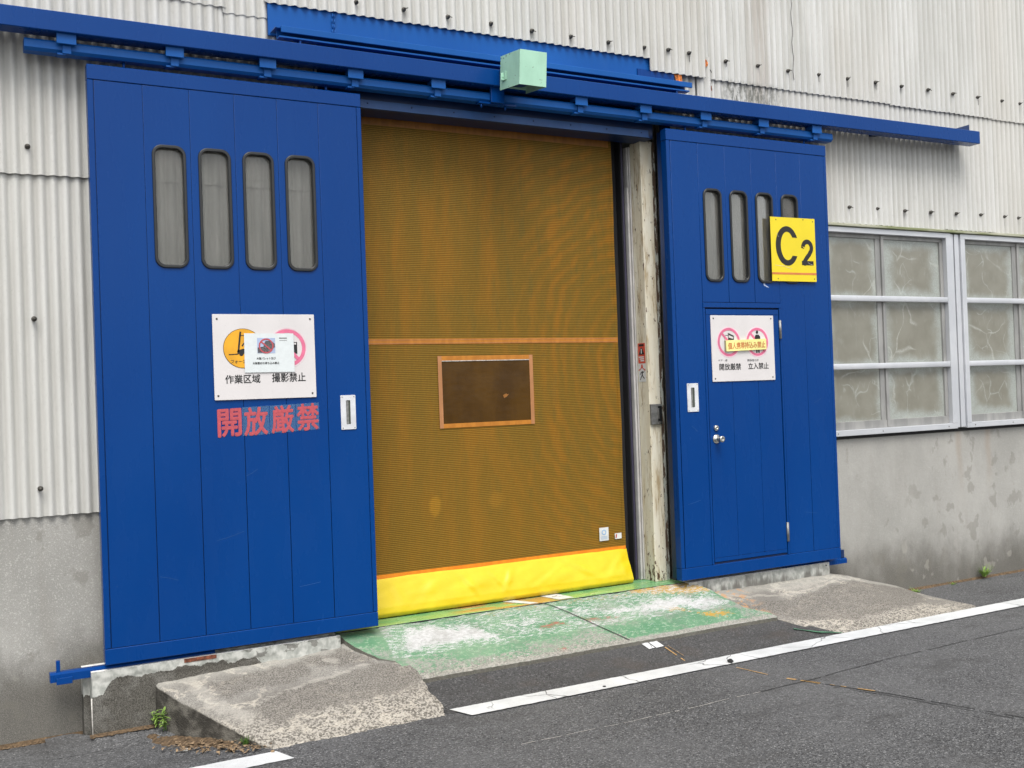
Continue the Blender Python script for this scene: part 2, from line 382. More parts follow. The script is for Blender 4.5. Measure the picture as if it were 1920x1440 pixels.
def m_hem(name, a, b, rough=.4):
    n = NT(name); c = n.mix(n.rng(n.noise((26, 26, 8), 4), .35, .7), a, b)
    n.bump(n.noise((30, 30, 30), 3), .3, .004); M[name] = n.fin(c, rough)
m_hem('sheet_tape', (.40, .145, .012), (.50, .19, .018)); m_hem('sheet_tape_dark', (.24, .095, .015), (.33, .13, .02))
m_hem('window_tape', (.38, .17, .065), (.45, .20, .08)); m_hem('orange_strip', (.72, .20, .006), (.80, .25, .01), .45)
def m_vinyl():
    n = NT('brown_vinyl'); c = n.mix(n.rng(n.noise((6, 6, 2), 3), .35, .7), (.055, .025, .003), (.080, .037, .004))
    n.bump(n.noise((4, 4, 5), 3), .25, .02); M['brown_vinyl'] = n.fin(c, .22, 0, .3)
m_vinyl()
def m_yellow():
    n = NT('yellow_pvc'); c = n.mix(n.rng(n.noise((7, 7, 7), 4), .35, .7), (.66, .49, .008), (.71, .54, .014))
    n.bump(n.math('ADD', n.noise((3, 3, 5), 2, .4, .5), n.math('MULTIPLY', n.noise((90, 90, 90), 2), .03)), .35, .02)
    zz = n.sep()[2]; dirt = n.math('MULTIPLY', n.rng(n.math('ADD', zz, n.math('MULTIPLY', n.noise((9, 9, 20), 4), .08)), .0, .055, 1, 0), .55)
    c = n.mix(dirt, c, (.20, .15, .02)); c = n.mix(n.math('MULTIPLY', n.rng(n.noise((30, 30, 60), 4, .7), .66, .72), .3), c, (.25, .18, .03))
    M['yellow_pvc'] = n.fin(c, .34, 0, .5)
m_yellow()
def m_post():
    n = NT('post_paint'); P = n.sep(); z = P[2]
    c = n.mix(n.rng(n.noise((14, 14, 2.5), 5, .65), .35, .7), (.64, .58, .44), (.72, .69, .58))
    c = n.mix(n.math('MULTIPLY', n.rng(n.noise((22, 22, 3), 5, .7), .50, .66), .75), c, (.33, .23, .11))
    rust = n.rng(n.math('ADD', n.noise((40, 40, 16), 5, .7), n.rng(z, -.05, .25, .12, 0)), .62, .65)
    c = n.mix(rust, c, (.085, .045, .025))
    n.bump(n.noise((60, 60, 30), 5, .7), .6, .003); M['post_paint'] = n.fin(c, .6, 0, .3)
    n = NT('post_peeling')
    c = n.mix(n.rng(n.noise((30, 30, 6), 5, .7), .46, .50), (.55, .57, .50), (.13, .085, .055))
    n.bump(n.noise((60, 60, 30), 5, .7), .8, .005); M['post_peeling'] = n.fin(c, .8)
m_post()
def m_alu():
    n = NT('aluminium'); c = n.mix(n.rng(n.noise((3, 3, 3), 4), .35, .7), (.56, .575, .60), (.64, .65, .67))
    c = n.mix(n.math('MULTIPLY', n.rng(n.noise((20, 20, 20), 4, .7), .58, .75), .25), c, (.36, .35, .33))
    M['aluminium'] = n.fin(c, .42, .35)
    n = NT('sash_aluminium'); c = n.mix(n.rng(n.noise((12, 12, 3), 4), .35, .7), (.26, .26, .25), (.36, .355, .34)); M['sash_aluminium'] = n.fin(c, .5, .25)
    n = NT('mossy_wood'); c = n.mix(n.rng(n.noise((3, 20, 40), 5), .4, .62), (.20, .22, .11), (.38, .38, .29)); n.bump(n.noise((3, 40, 80), 3), .5, .004); M['mossy_wood'] = n.fin(c, .85)
m_alu()
# frosted panes: film with torn, whitish branch-shaped creases and hazy rims
def m_pane():
    n = NT('frosted_pane'); tc = n.n('ShaderNodeTexCoord'); g = tc.outputs['Generated']; G = n.sep(g)
    oi = n.n('ShaderNodeObjectInfo').outputs['Random']
    ex = n.math('ABSOLUTE', n.math('SUBTRACT', G[0], .5)); ez = n.math('ABSOLUTE', n.math('SUBTRACT', G[2], .5))
    edge = n.math('MAXIMUM', ex, ez)
    wob = n.math('MULTIPLY', n.math('SUBTRACT', n.noise((4.2, 4, 4.2), 5, .6), .5), .34)
    hz = n.rng(n.math('ADD', n.math('ADD', edge, wob), n.math('MULTIPLY', n.math('SUBTRACT', oi, .5), .12)), .32, .50)
    c = n.mix(n.rng(n.noise((6, 6, 6), 3), .3, .7), (.20, .192, .155), (.235, .228, .188))
    grain = n.rng(n.noise((110, 110, 110), 3, .7), .35, .7, .5, 1)
    c = n.mix(n.math('MULTIPLY', n.math('MULTIPLY', hz, grain), .85), c, (.40, .44, .42))
    def crease(wb, ws, sc, wd, ms, m0, m1, amt, col, c):
        wv = n.n('ShaderNodeVectorMath'); wv.operation = 'ADD'; n.l(n.pos, wv.inputs[0]); n.l(n.scale(wb, n.noisec(ws, 2)), wv.inputs[1])
        d = n.vor(sc, 'DISTANCE_TO_EDGE', vec=wv.outputs[0])
        wdn = n.math('MULTIPLY', n.rng(n.noise(5.0, 2), .35, .7, .3, 1.6), wd)
        br = n.math('SUBTRACT', 1, n.math('MINIMUM', 1, n.math('DIVIDE', d, wdn)))
        br = n.math('MULTIPLY', n.math('MULTIPLY', br, n.rng(n.noise(ms, 2), m0, m1)), n.rng(n.noise(60, 3, .7), .35, .6, .5, 1))
        return n.mix(n.math('MULTIPLY', br, amt), c, col)
    c = crease(.40, 2.2, (2.1, 2.1, 1.6), .024, 2.3, .42, .54, .72, (.44, .45, .41), c)
    c = crease(.30, 3.4, (4.1, 4.1, 2.8), .026, 3.6, .49, .58, .55, (.44, .47, .44), c)
    c = n.mix(n.math('MULTIPLY', n.rng(n.noise((26, 26, 9), 4, .7), .56, .70), .14), c, (.42, .45, .43))
    n.bump(n.noise((40, 40, 40), 3), .1, .002)
    M['frosted_pane'] = n.fin(c, .28, 0, .45)
m_pane()
def m_glass():
    n = NT('door_glass')
    tr = n.n('ShaderNodeBsdfTransparent'); tr.inputs[0].default_value = (.93, .93, .91, 1)
    gl = n.n('ShaderNodeBsdfGlossy'); gl.inputs['Roughness'].default_value = .03; gl.inputs['Color'].default_value = (.9, .9, .9, 1)
    fr = n.n('ShaderNodeFresnel'); fr.inputs[0].default_value = 1.45
    mx = n.n('ShaderNodeMixShader'); n.l(fr.outputs[0], mx.inputs[0]); n.l(tr.outputs[0], mx.inputs[1]); n.l(gl.outputs[0], mx.inputs[2])
    df = n.n('ShaderNodeBsdfDiffuse'); df.inputs[0].default_value = (.62, .60, .55, 1)  # pale diffuse veil mixed into the glass to brighten the panes
    m2 = n.n('ShaderNodeMixShader'); n.l(n.rng(n.noise((7, 7, 3), 4), .4, .8, .07, .16), m2.inputs[0]); n.l(mx.outputs[0], m2.inputs[1]); n.l(df.outputs[0], m2.inputs[2])
    n.l(m2.outputs[0], n.out.inputs['Surface']); M['door_glass'] = n.m
m_glass()

# ------------------------------------------------------------------ geometry helpers
ORG = {}
def tag(o, label=None, cat=None, group=None, kind=None):
    if label: o['label'] = label
    if cat: o['category'] = cat
    if group: o['group'] = group
    if kind: o['kind'] = kind
    return o
def thing(name, label, cat, loc, group=None):
    o = bpy.data.objects.new(name, None); COL.objects.link(o); o.location = loc; o.empty_display_size = .1
    ORG[o.name] = Vector(loc); return tag(o, label, cat, group)

class MB:
    def __init__(s): s.v = []; s.f = []; s.sm = []
    def quad(s, a, b, c, d): i = len(s.v); s.v += [a, b, c, d]; s.f.append((i, i+1, i+2, i+3)); s.sm.append(False)
    def box(s, x0, x1, y0, y1, z0, z1, bev=0.0, seg=1, rot=None):
        bm = bmesh.new(); bmesh.ops.create_cube(bm, size=1)
        for v in bm.verts: v.co = Vector(((x0+x1)/2+v.co.x*(x1-x0), (y0+y1)/2+v.co.y*(y1-y0), (z0+z1)/2+v.co.z*(z1-z0)))
        if bev: bmesh.ops.bevel(bm, geom=bm.edges[:], offset=bev, segments=seg, affect='EDGES', profile=.5)
        s.bm(bm, rot, bool(bev) and seg > 1); return s
    def bm(s, bm, rot=None, smooth=False):
        if rot: bm.transform(rot)
        i = len(s.v); bm.verts.index_update()
        s.v += [tuple(v.co) for v in bm.verts]
        for f in bm.faces: s.f.append(tuple(i+v.index for v in f.verts)); s.sm.append(smooth)
        bm.free()
    def prism(s, pts, axis, a, b):
        """pts: 2D outline; extruded along axis from a to b. axis 'x': pts=(y,z); 'y': pts=(x,z); 'z': pts=(x,y)"""
        mk = {'x': lambda p, t: (t, p[0], p[1]), 'y': lambda p, t: (p[0], t, p[1]), 'z': lambda p, t: (p[0], p[1], t)}[axis]
        n = len(pts); i = len(s.v)
        s.v += [mk(p, a) for p in pts] + [mk(p, b) for p in pts]
        s.f.append(tuple(range(i, i+n))); s.f.append(tuple(range(i+2*n-1, i+n-1, -1))); s.sm += [False]*2
        for k in range(n): s.f.append((i+k, i+n+k, i+n+(k+1) % n, i+(k+1) % n)); s.sm.append(False)
        return s
    def tube(s, p0, p1, r0, r1=None, n=12, cap=True):
        r1 = r0 if r1 is None else r1; p0, p1 = Vector(p0), Vector(p1); d = (p1-p0).normalized()
        a = d.orthogonal().normalized(); b = d.cross(a); i = len(s.v)
        for p, r in ((p0, r0), (p1, r1)):
            for k in range(n): t = 2*math.pi*k/n; s.v.append(tuple(p+a*(r*math.cos(t))+b*(r*math.sin(t))))
        for k in range(n): s.f.append((i+k, i+(k+1) % n, i+n+(k+1) % n, i+n+k)); s.sm.append(True)
        if cap: s.f.append(tuple(range(i+n-1, i-1, -1))); s.f.append(tuple(range(i+n, i+2*n))); s.sm += [False]*2
        return s
    def lathe_y(s, cx, cz, prof, n=28):
        """prof: (y, r) pairs"""
        i = len(s.v)
        for y, r in prof:
            for k in range(n): t = 2*math.pi*k/n; s.v.append((cx+r*math.cos(t), y, cz+r*math.sin(t)))
        for j in range(len(prof)-1):
            for k in range(n): s.f.append((i+j*n+k, i+j*n+(k+1) % n, i+(j+1)*n+(k+1) % n, i+(j+1)*n+k)); s.sm.append(True)
        return s
    def grid(s, nu, nv, fn, smooth=True):
        i = len(s.v)
        for a in range(nu+1):
            for b in range(nv+1): s.v.append(fn(a/nu, b/nv))
        for a in range(nu):
            for b in range(nv):
                k = i+a*(nv+1)+b; s.f.append((k, k+nv+1, k+nv+2, k+1)); s.sm.append(smooth)
        return s
    def build(s, name, mat, parent=None, recalc=True):
        me = bpy.data.meshes.new(name); org = ORG.get(parent.name, Vector()) if parent else Vector()
        me.from_pydata([(v[0]-org.x, v[1]-org.y, v[2]-org.z) for v in s.v], [], s.f)
        me.polygons.foreach_set('use_smooth', s.sm)
        if recalc:
            bm = bmesh.new(); bm.from_mesh(me); bmesh.ops.recalc_face_normals(bm, faces=bm.faces[:]); bm.to_mesh(me); bm.free()
        me.materials.append(M[mat]); me.update()
        o = bpy.data.objects.new(name, me); COL.objects.link(o)
        ORG[o.name] = org
        if parent: o.parent = parent
        return o

def rrect(x0, x1, z0, z1, r, n=7):
    pts = []
    for cx, cz, a0 in ((x1-r, z1-r, 0), (x0+r, z1-r, 90), (x0+r, z0+r, 180), (x1-r, z0+r, 270)):
        for k in range(n+1):
            t = math.radians(a0+90*k/n); pts.append((cx+r*math.cos(t), cz+r*math.sin(t)))
    return pts
def rect(x0, x1, z0, z1): return [(x0, z0), (x1, z0), (x1, z1), (x0, z1)]
def ell(cx, cz, rx, rz=None, n=48, a0=0, a1=360):
    rz = rz or rx; full = (a1-a0) >= 360
    return [(cx+rx*math.cos(math.radians(a0+(a1-a0)*k/(n if full else n-1))), cz+rz*math.sin(math.radians(a0+(a1-a0)*k/(n if full else n-1)))) for k in range(n)]
def arcband(cx, cz, rx, rz, t, a0, a1, n=40):
    return ell(cx, cz, rx, rz, n, a0, a1) + ell(cx, cz, rx-t, rz-t, n, a0, a1)[::-1]
def stroke(pts, wd):
    L, R = [], []
    for i, p in enumerate(pts):
        p = Vector(p); a = Vector(pts[max(0, i-1)]); b = Vector(pts[min(len(pts)-1, i+1)])
        d = (b-a).normalized(); nrm = Vector((-d.y, d.x)); L.append(tuple(p+nrm*wd/2)); R.append(tuple(p-nrm*wd/2))
    return L + R[::-1]
def flat(name, outlines, yf, th, mat, parent=None, bevel=0.0):
    """plate in the x-z plane with front face at y=yf, thickness th; inner outlines are holes"""
    cu = bpy.data.curves.new('tmp', 'CURVE'); cu.dimensions = '2D'; cu.fill_mode = 'BOTH'; cu.resolution_u = 1
    cu.extrude = max(0.0, th/2-bevel); cu.bevel_depth = bevel; cu.bevel_resolution = 1; cu.offset = -bevel
    for pts in outlines:
        sp = cu.splines.new('POLY'); sp.points.add(len(pts)-1); sp.use_cyclic_u = True
        for k, p in enumerate(pts): sp.points[k].co = (p[0], p[1], 0, 1)
    return from_curve(name, cu, lambda v: (v.x, yf+th/2-v.z, v.y), mat, parent)
def from_curve(name, cu, fn, mat, parent):
    o = bpy.data.objects.new('tmp', cu); COL.objects.link(o)
    me = bpy.data.meshes.new_from_object(o.evaluated_get(bpy.context.evaluated_depsgraph_get()))
    bpy.data.objects.remove(o); bpy.data.curves.remove(cu)
    org = ORG.get(parent.name, Vector()) if parent else Vector()
    for v in me.vertices: v.co = Vector(fn(v.co.copy()))-org
    me.materials.clear(); me.materials.append(M[mat]); me.name = name
    ob = bpy.data.objects.new(name, me); COL.objects.link(ob); ORG[ob.name] = org
    if parent: ob.parent = parent
    return ob
def text(name, s, x0, x1, z0, z1, yf, mat, parent, bold=.02, th=.0012, tilt=0.0):
    cu = bpy.data.curves.new('tmp', 'FONT'); cu.body = s; cu.fill_mode = 'FRONT'; cu.resolution_u = 3
    o = bpy.data.objects.new('tmp', cu); COL.objects.link(o)
    me = bpy.data.meshes.new_from_object(o.evaluated_get(bpy.context.evaluated_depsgraph_get()))
    bpy.data.objects.remove(o); bpy.data.curves.remove(cu)
    xs = [v.co.x for v in me.vertices]; ys = [v.co.y for v in me.vertices]; b = bold
    ax, bx, ay, by = min(xs)-b, max(xs)+b, min(ys)-b, max(ys)+b
    sh = [(0, 0)] if b <= 0 else [(0, 0)]+[(b*math.cos(math.radians(t)), b*math.sin(math.radians(t))) for t in range(0, 360, 45)]
    m = MB()
    for k, (dx, dy) in enumerate(sh):
        i = len(m.v)
        for v in me.vertices:
            tx = (v.co.x+dx-ax)/(bx-ax); tz = (v.co.y+dy-ay)/(by-ay)
            m.v.append((x0+tx*(x1-x0), yf+k*.00012, z0+tz*(z1-z0)+tilt*(tx-.5)*(x1-x0)))
        for p in me.polygons: m.f.append(tuple(i+q for q in p.vertices)); m.sm.append(False)
    bpy.data.meshes.remove(me)
    return m.build(name, mat, parent, recalc=False)

# ================================================================== SETTING: the ground
def struct(o): return tag(o, kind='structure')
m = MB()
def gx(u): return -60+150*u
m.quad((-80, -120, -.41), (120, -120, -.41), (120, 30, -.41), (-80, 30, -.41))
road = struct(m.build('road', 'asphalt', recalc=False)); ORG[road.name] = Vector()

def fbm(x, y, s, o=4):
    return mnoise.fractal(Vector((x*s, y*s, 1.3)), 1.0, 2.0, o)
def lerp(a, b, t): return a+(b-a)*t
def pl(t, pts):
    for (a, va), (b, vb) in zip(pts, pts[1:]):
        if t <= b: return lerp(va, vb, (t-a)/(b-a)) if b > a else vb
    return pts[-1][1]
# height of the painted ramp
def zr(y): return pl(-y, [(-.20, -.033), (-.12, -.033), (-.06, -.050), (.36, -.288), (.60, -.405), (.9, -.425)])
GL = [(-.12, 1.335), (.02, 1.405), (.09, 1.47), (.14, 1.525), (.18, 1.62), (.25, 1.66), (.34, 1.72)]      # left edge x over -y
GR = [(-.12, 4.06), (-.03, 4.13), (.02, 4.195), (.10, 4.24), (.17, 4.29), (.22, 4.34), (.29, 4.48), (.34, 4.52)]
def yb(u): return -.342 + .0015*math.sin(u*17) + .004*mnoise.noise(Vector((u*90, 0, 0)))        # ragged lower edge

def poly_sd(x, y, P):
    """signed distance, inside positive"""
    ins = False; d = 9
    for i in range(len(P)):
        x1, y1 = P[i]; x2, y2 = P[(i+1) % len(P)]
        if (y1 > y) != (y2 > y) and x < (x2-x1)*(y-y1)/(y2-y1)+x1: ins = not ins
        dx, dy = x2-x1, y2-y1; t = max(0, min(1, ((x-x1)*dx+(y-y1)*dy)/(dx*dx+dy*dy+1e-9)))
        d = min(d, math.hypot(x-x1-t*dx, y-y1-t*dy))
    return d if ins else -d
WHITE = [[(1.76, .04), (1.82, .09), (1.98, .08), (2.19, .04), (2.32, -.03), (2.45, -.14), (2.37, -.17), (2.1, -.14), (1.9, -.14), (1.79, -.15), (1.68, -.14), (1.71, -.04)],
         [(2.41, .02), (2.56, -.04), (2.66, -.15), (2.63, -.17), (2.48, -.09)],
         [(2.95, .0), (3.1, -.01), (3.31, .0), (3.51, -.03), (3.68, .03), (3.89, .0), (4.16, -.05), (4.29, -.14), (4.21, -.18), (3.86, -.17), (3.67, -.17), (3.48, -.15), (3.25, -.1), (3.0, -.07)],
         [(2.74, .0), (2.9, -.03), (2.97, -.1), (2.93, -.115), (2.8, -.05)], [(2.55, -.02), (2.85, .0), (2.86, -.06), (2.6, -.06)]]
ORNG = [[(3.54, .13), (3.79, .13), (4.08, .12), (4.2, -.02), (4.12, -.04), (3.8, .01), (3.54, .05)], [(3.88, -.18), (4.13, -.2), (4.21, -.26), (3.99, -.25)],
        [(3.62, -.06), (3.70, -.07), (3.9, -.17), (3.7, -.15)], [(2.3, .10), (2.9, .10), (2.8, .04), (2.4, .05)], [(2.95, .10), (3.6, .10), (3.5, .04), (3.0, .05)]]
RED = [[(3.0, -.07), (3.16, -.09), (3.36, -.13), (3.22, -.135), (3.05, -.11)], [(2.67, -.08), (2.87, -.09), (2.92, -.12), (2.79, -.12), (2.68, -.12)], [(2.70, -.28), (2.76, -.28), (2.75, -.31), (2.7, -.31)]]
BARE = [[(1.66, -.16), (2.2, -.19), (2.75, -.2), (3.05, -.17), (3.3, -.28), (3.3, -.36), (1.7, -.36)], [(3.3, -.30), (4.5, -.25), (4.5, -.36), (3.3, -.36)],
        [(4.0, -.14), (4.5, -.14), (4.5, -.30), (4.05, -.22)], [(1.40, -.03), (1.62, -.07), (1.70, -.18), (1.56, -.14)], [(2.98, -.10), (3.4, -.13), (3.3, -.2), (3.05, -.18)]]
def wmax(x, y, polys, soft): return max(max(0, min(1, .5+poly_sd(x, y, p)/soft)) for p in polys)

NU, NV = 300, 48
m = MB()
def ramp_fn(u, v):
    yt = .115; y0 = lerp(yt, yb(u), v)
    xl = pl(-y0, GL); xr = pl(-y0, GR); x = lerp(xl, xr, u)
    x += .012*fbm(x, y0, 9)*(1 if u in (0, 1) else 0)
    z = zr(y0) + (.005*fbm(x, y0, 5) + .0025*fbm(x, y0, 30))*(1-.9*v)
    if v == 0: z = -.035
    return (x, y0, z)
m.grid(NU, NV, ramp_fn)
top_n = len(m.v)
# skirts: side faces of the slab
edges = [[a*(NV+1) + NV for a in range(NU+1)], [b for b in range(NV+1)], [NU*(NV+1)+b for b in range(NV+1)], [a*(NV+1) for a in range(NU+1)]]
for e in edges:
    i = len(m.v)
    for k in e: v = m.v[k]; m.v.append((v[0], v[1], v[2]))
    j = len(m.v)
    for k in e: v = m.v[k]; m.v.append((v[0], v[1], v[2]-.14))
    for k in range(len(e)-1): m.f.append((i+k, i+k+1, j+k+1, j+k)); m.sm.append(False)
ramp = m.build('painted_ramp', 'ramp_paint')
def fattr(o, name, vals):
    a = o.data.attributes.new(name, 'FLOAT', 'POINT'); a.data.foreach_set('value', vals)
W = {k: [] for k in ('w_white', 'w_green', 'w_orange', 'w_red', 'w_agg', 'side')}
for i, v in enumerate(m.v):
    x, y, _ = v; jx = x+.03*fbm(x, y, 7); jy = y+.02*fbm(x+5, y, 9)
    W['side'].append(0.0 if i < top_n else 1.0)
    if i >= top_n:
        for k in ('w_white', 'w_orange', 'w_red'): W[k].append(0.0)
        W['w_green'].append(.25); W['w_agg'].append(.6); continue
    W['w_white'].append(max(.64*wmax(jx+.05*fbm(x, y, 3), jy+.03*fbm(x+9, y, 5), WHITE, .17), .37*(1 if 1.62 < x < 4.2 and y > -.17 else 0), .22 if y < -.15 else 0))
    W['w_orange'].append(max(.62*wmax(jx, jy, ORNG[:3], .07), .46*wmax(jx, jy, ORNG[3:], .12)))
    W['w_red'].append(.60*wmax(jx, jy, RED, .06))
    bare = wmax(jx, jy, BARE, .10)
    if 3.25 < x < 4.25 and -.30 < y < -.2: bare = min(bare, .12)
    if 2.0 < x < 2.5 and -.25 < y < -.17: bare = min(bare, .35)
    W['w_green'].append(max(.2, .68-.30*bare-(.25 if y < -.31 else 0)-.10*abs(fbm(x, y, 4))))
    W['w_agg'].append(min(1, bare*.35+max(0, (-y-.2)*1.2)))
for k, vals in W.items(): fattr(ramp, k, vals)
struct(ramp)
# saw joint across the ramp
m = MB(); P = [(2.80, .115), (2.94, -.01), (3.08, -.16), (3.235, -.325)]
for (xa, ya), (xb, yb_) in zip(P, P[1:]):
    for k in range(4):
        a, b = k/4, (k+1)/4
        x1, y1, x2, y2 = lerp(xa, xb, a), lerp(ya, yb_, a), lerp(xa, xb, b), lerp(ya, yb_, b)
        m.quad((x1-.004, y1, zr(y1)+.0065), (x1+.004, y1, zr(y1)+.0065), (x2+.004, y2, zr(y2)+.0065), (x2-.004, y2, zr(y2)+.0065))
m.build('joint', 'crack_dark', ramp)

# asphalt wedge between ramp and road
m = MB()
def wedge(u, v):
    xl = lerp(1.70, 1.74, v); xr = lerp(4.55, 4.98, v)
    x = lerp(xl, xr, u); y = lerp(-.318, -.66, v)
    z = pl(v, [(0, -.292), (.15, -.314), (.80, -.403), (1, -.4075)]) + .002*fbm(x, y, 8)*(1-v)
    return (x, y, z)
m.grid(160, 18, wedge); struct(m.build('asphalt_slope', 'asphalt_patch'))

# left concrete apron
m = MB(); NA, NB = 120, 46
LE = [(-.05, .262), (.0, .268), (.10, .325), (.25, .425), (.40, .535), (.52, .62), (.60, .68), (.72, .76)]
RE = [(-.05, 1.36), (.02, 1.42), (.09, 1.49), (.14, 1.55), (.18, 1.64), (.25, 1.68), (.34, 1.69), (.45, 1.68), (.60, 1.70), (.72, 1.70)]
def aprL(u, v):
    y = lerp(.045, -.72, v); xl = pl(-y, LE); xr = pl(-y, RE)+.03; x = lerp(xl, xr, u)
    zt = lerp(-.135, -.092, min(1, (x-.26)/1.1)); z = lerp(zt, -.412, (.045-y)/.715)
    z += (.007*fbm(x, y, 6)+.003*fbm(x, y, 28)) * min(1, .3+u*3)
    z += max(0, v-.72)*.05*fbm(x, y, 16); x += max(0, u-.96)*.9*fbm(y, 1, 14)*.5
    if u == 0: z -= .010; x += .006*fbm(y, 3, 12)
    if y < -.66: z -= (-.66-y)*.35
    return (x, y, z)
m.grid(NA, NB, aprL); tn = len(m.v); i = tn
for b in range(NB+1): v = m.v[b]; m.v.append((v[0]-.004, v[1], v[2]-.006))
for b in range(NB+1): v = m.v[b]; m.v.append((v[0]-.008, v[1], -.43))
for b in range(NB): m.f.append((i+b, i+b+1, i+NB+1+b+1, i+NB+1+b)); m.sm.append(False)
for b in range(NB): m.f.append((b, b+1, i+b+1, i+b)); m.sm.append(True)
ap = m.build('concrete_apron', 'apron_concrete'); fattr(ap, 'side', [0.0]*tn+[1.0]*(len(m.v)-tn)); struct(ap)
def apron_marks(o, vs, dark, pale, lines):
    D_, P_ = [], []
    for v in vs:
        x, y = v[0]+.05*fbm(v[0], v[1], 5), v[1]+.03*fbm(v[0]+3, v[1], 7)
        D_.append(wmax(x, y, dark, .14)); ld = 0
        for L in lines:
            for (xa, ya), (xb, yb2) in zip(L, L[1:]):
                dx, dy = xb-xa, yb2-ya; t = max(0, min(1, ((x-xa)*dx+(y-ya)*dy)/(dx*dx+dy*dy))); ld = max(ld, 1-math.hypot(x-xa-t*dx, y-ya-t*dy)/.035)
        P_.append(max(.72*max(0, ld), .62*wmax(x, y, pale, .10)))
    fattr(o, 'dark', D_); fattr(o, 'pale', P_)
apron_marks(ap, m.v, [[(.74, -.33), (.80, -.27), (.99, -.23), (1.24, -.21), (1.55, -.17), (1.75, -.34), (1.45, -.42), (1.05, -.44), (.80, -.46)], [(1.1, -.02), (1.36, .0), (1.5, -.12), (1.3, -.13)], [(.55, -.08), (1.1, -.04), (1.1, -.16), (.62, -.2)]],
    [[(.27, .05), (1.3, .05), (1.2, .01), (.5, -.01), (.75, -.4), (.62, -.5)]], [[(.76, -.31), (.99, -.22), (1.24, -.195), (1.45, -.15)], [(1.22, -.03), (1.30, -.10), (1.26, -.17)]])
# right concrete apron: slopes to the road and off to the right
m = MB()
def aprR(u, v):
    y = lerp(.19, -.66, v)
    xl = pl(-y, [(-.19, 4.2), (-.02, 4.16), (.02, 4.205), (.10, 4.25), (.17, 4.30), (.22, 4.35), (.29, 4.47), (.45, 4.66), (.60, 4.84), (.7, 4.9)])
    x = lerp(xl, 6.55, u)
    fy = min(1, max(0, (y+.60)/.65)); fx = min(1, max(0, (6.45-x)/.98)); fx = fx**.8
    z = -.412+.288*fy*fx + (.006*fbm(x, y, 6)+.003*fbm(x, y, 28))*min(1, 3*fy*fx)
    if fy*fx <= 0: z = -.418
    return (x, y, z)
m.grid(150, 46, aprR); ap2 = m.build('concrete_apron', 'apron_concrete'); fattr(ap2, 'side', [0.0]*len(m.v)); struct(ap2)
apron_marks(ap2, m.v, [[(4.3, -.12), (4.7, -.16), (5.3, -.10), (5.9, -.02), (6.3, .0), (6.1, -.35), (5.2, -.48), (4.75, -.40)], [(5.5, .18), (5.9, .17), (6.0, .08), (5.6, .05)]],
    [[(4.7, .02), (5.3, .02), (5.5, -.04), (5.0, -.09), (4.7, -.06)]], [[(4.35, .0), (4.6, -.06), (4.85, -.10), (5.1, -.09), (5.5, -.03)], [(5.0, .03), (5.35, .04), (5.6, -.02)]])

# painted edge line (with ragged edges) and its second dash at the left
def line_strip(name, x0, x1, ya, yb_, z, n, skew=0.0):
    m = MB(); fa = [(.003*mnoise.noise(Vector((k*.37, 1, 0)))+.002*random.uniform(-1, 1)) for k in range(n+1)]
    fb = [(.004*mnoise.noise(Vector((k*.31, 7, 0)))+.002*random.uniform(-1, 1)) for k in range(n+1)]
    for k in range(n+1):
        x = lerp(x0, x1, k/n); m.v += [(x, ya+fa[k], z), (x+skew, yb_+fb[k], z)]
    for k in range(n): m.f.append((2*k, 2*k+1, 2*k+3, 2*k+2)); m.sm.append(False)
    return m.build(name, 'line_paint', road, recalc=False)
line_strip('edge_line', 1.775, 22, -.598, -.772, -.4015, 900, .06)
line_strip('edge_line', -9, .728, -.712, -.872, -.4055, 400, .05)
# small double mark on the slope
m = MB()
def zw(y): return pl((-.318-y)/.342, [(0, -.292), (.15, -.314), (.80, -.403), (1, -.4075)])
for a, b in ((3.325, 3.375), (3.385, 3.45)):
    m.quad((a-.01, -.335, zw(-.335)+.007), (a+.01, -.405, zw(-.405)+.006), (b+.01, -.40, zw(-.40)+.006), (b-.01, -.33, zw(-.33)+.007))
m.build('paint_mark', 'line_paint', road)
# cracks and old orange survey line
def ribbon(name, pts, wd, mat, gaps=0.0, zf=None, rag=.5):
    m = MB(); pts = [Vector(p) for p in pts]
    for a, b in zip(pts, pts[1:]):
        L = (b-a).length; n = max(2, int(L/.03)); d = (b-a).normalized(); nr = Vector((-d.y, d.x))
        prev = None
        for k in range(n+1):
            p = a+(b-a)*k/n; w_ = wd*(1+rag*mnoise.noise(Vector((p.x*9, p.y*9, 2))))/2; o = nr*(.012*mnoise.noise(Vector((p.x*3, p.y*3, 5))))
            z = zf(p.y) if zf else -.4062
            cur = (tuple((p+o+nr*w_))+(z,), tuple((p+o-nr*w_))+(z,))
            if prev and (mnoise.noise(Vector((p.x*14, p.y*14, 9)))+.5 > gaps): m.quad(prev[0], prev[1], cur[1], cur[0])
            prev = cur
    return m.build(name, mat, road, recalc=False)
ribbon('crack', [(1.27, -.30), (1.40, -.27), (1.55, -.24), (1.66, -.26), (1.71, -.36)], .006, 'crack_dark', .0, lambda y: -.107-.447*(.045-y)+.006)
ribbon('green_smear', [(4.56, -.46), (4.72, -.54), (4.90, -.595)], .030, 'green_old', .25, lambda y: zw(y)+.006, .8)
ribbon('crack', [(3.45, -1.345), (4.0, -1.32), (4.6, -1.262), (5.3, -1.245), (6.03, -1.232), (8.5, -1.2), (12, -1.15)], .006, 'crack_dark', .1)
ribbon('pale_seam', [(1.8, -1.35), (2.4, -1.36), (3.0, -1.36), (3.45, -1.345)], .004, 'stone_pale', .35)
ribbon('orange_mark', [(3.69, -.85), (3.76, -1.15)], .010, 'orange_mark', .15)
ribbon('orange_mark', [(3.78, -1.22), (3.90, -1.5), (3.99, -1.72)], .020, 'orange_mark', .40, rag=.9)
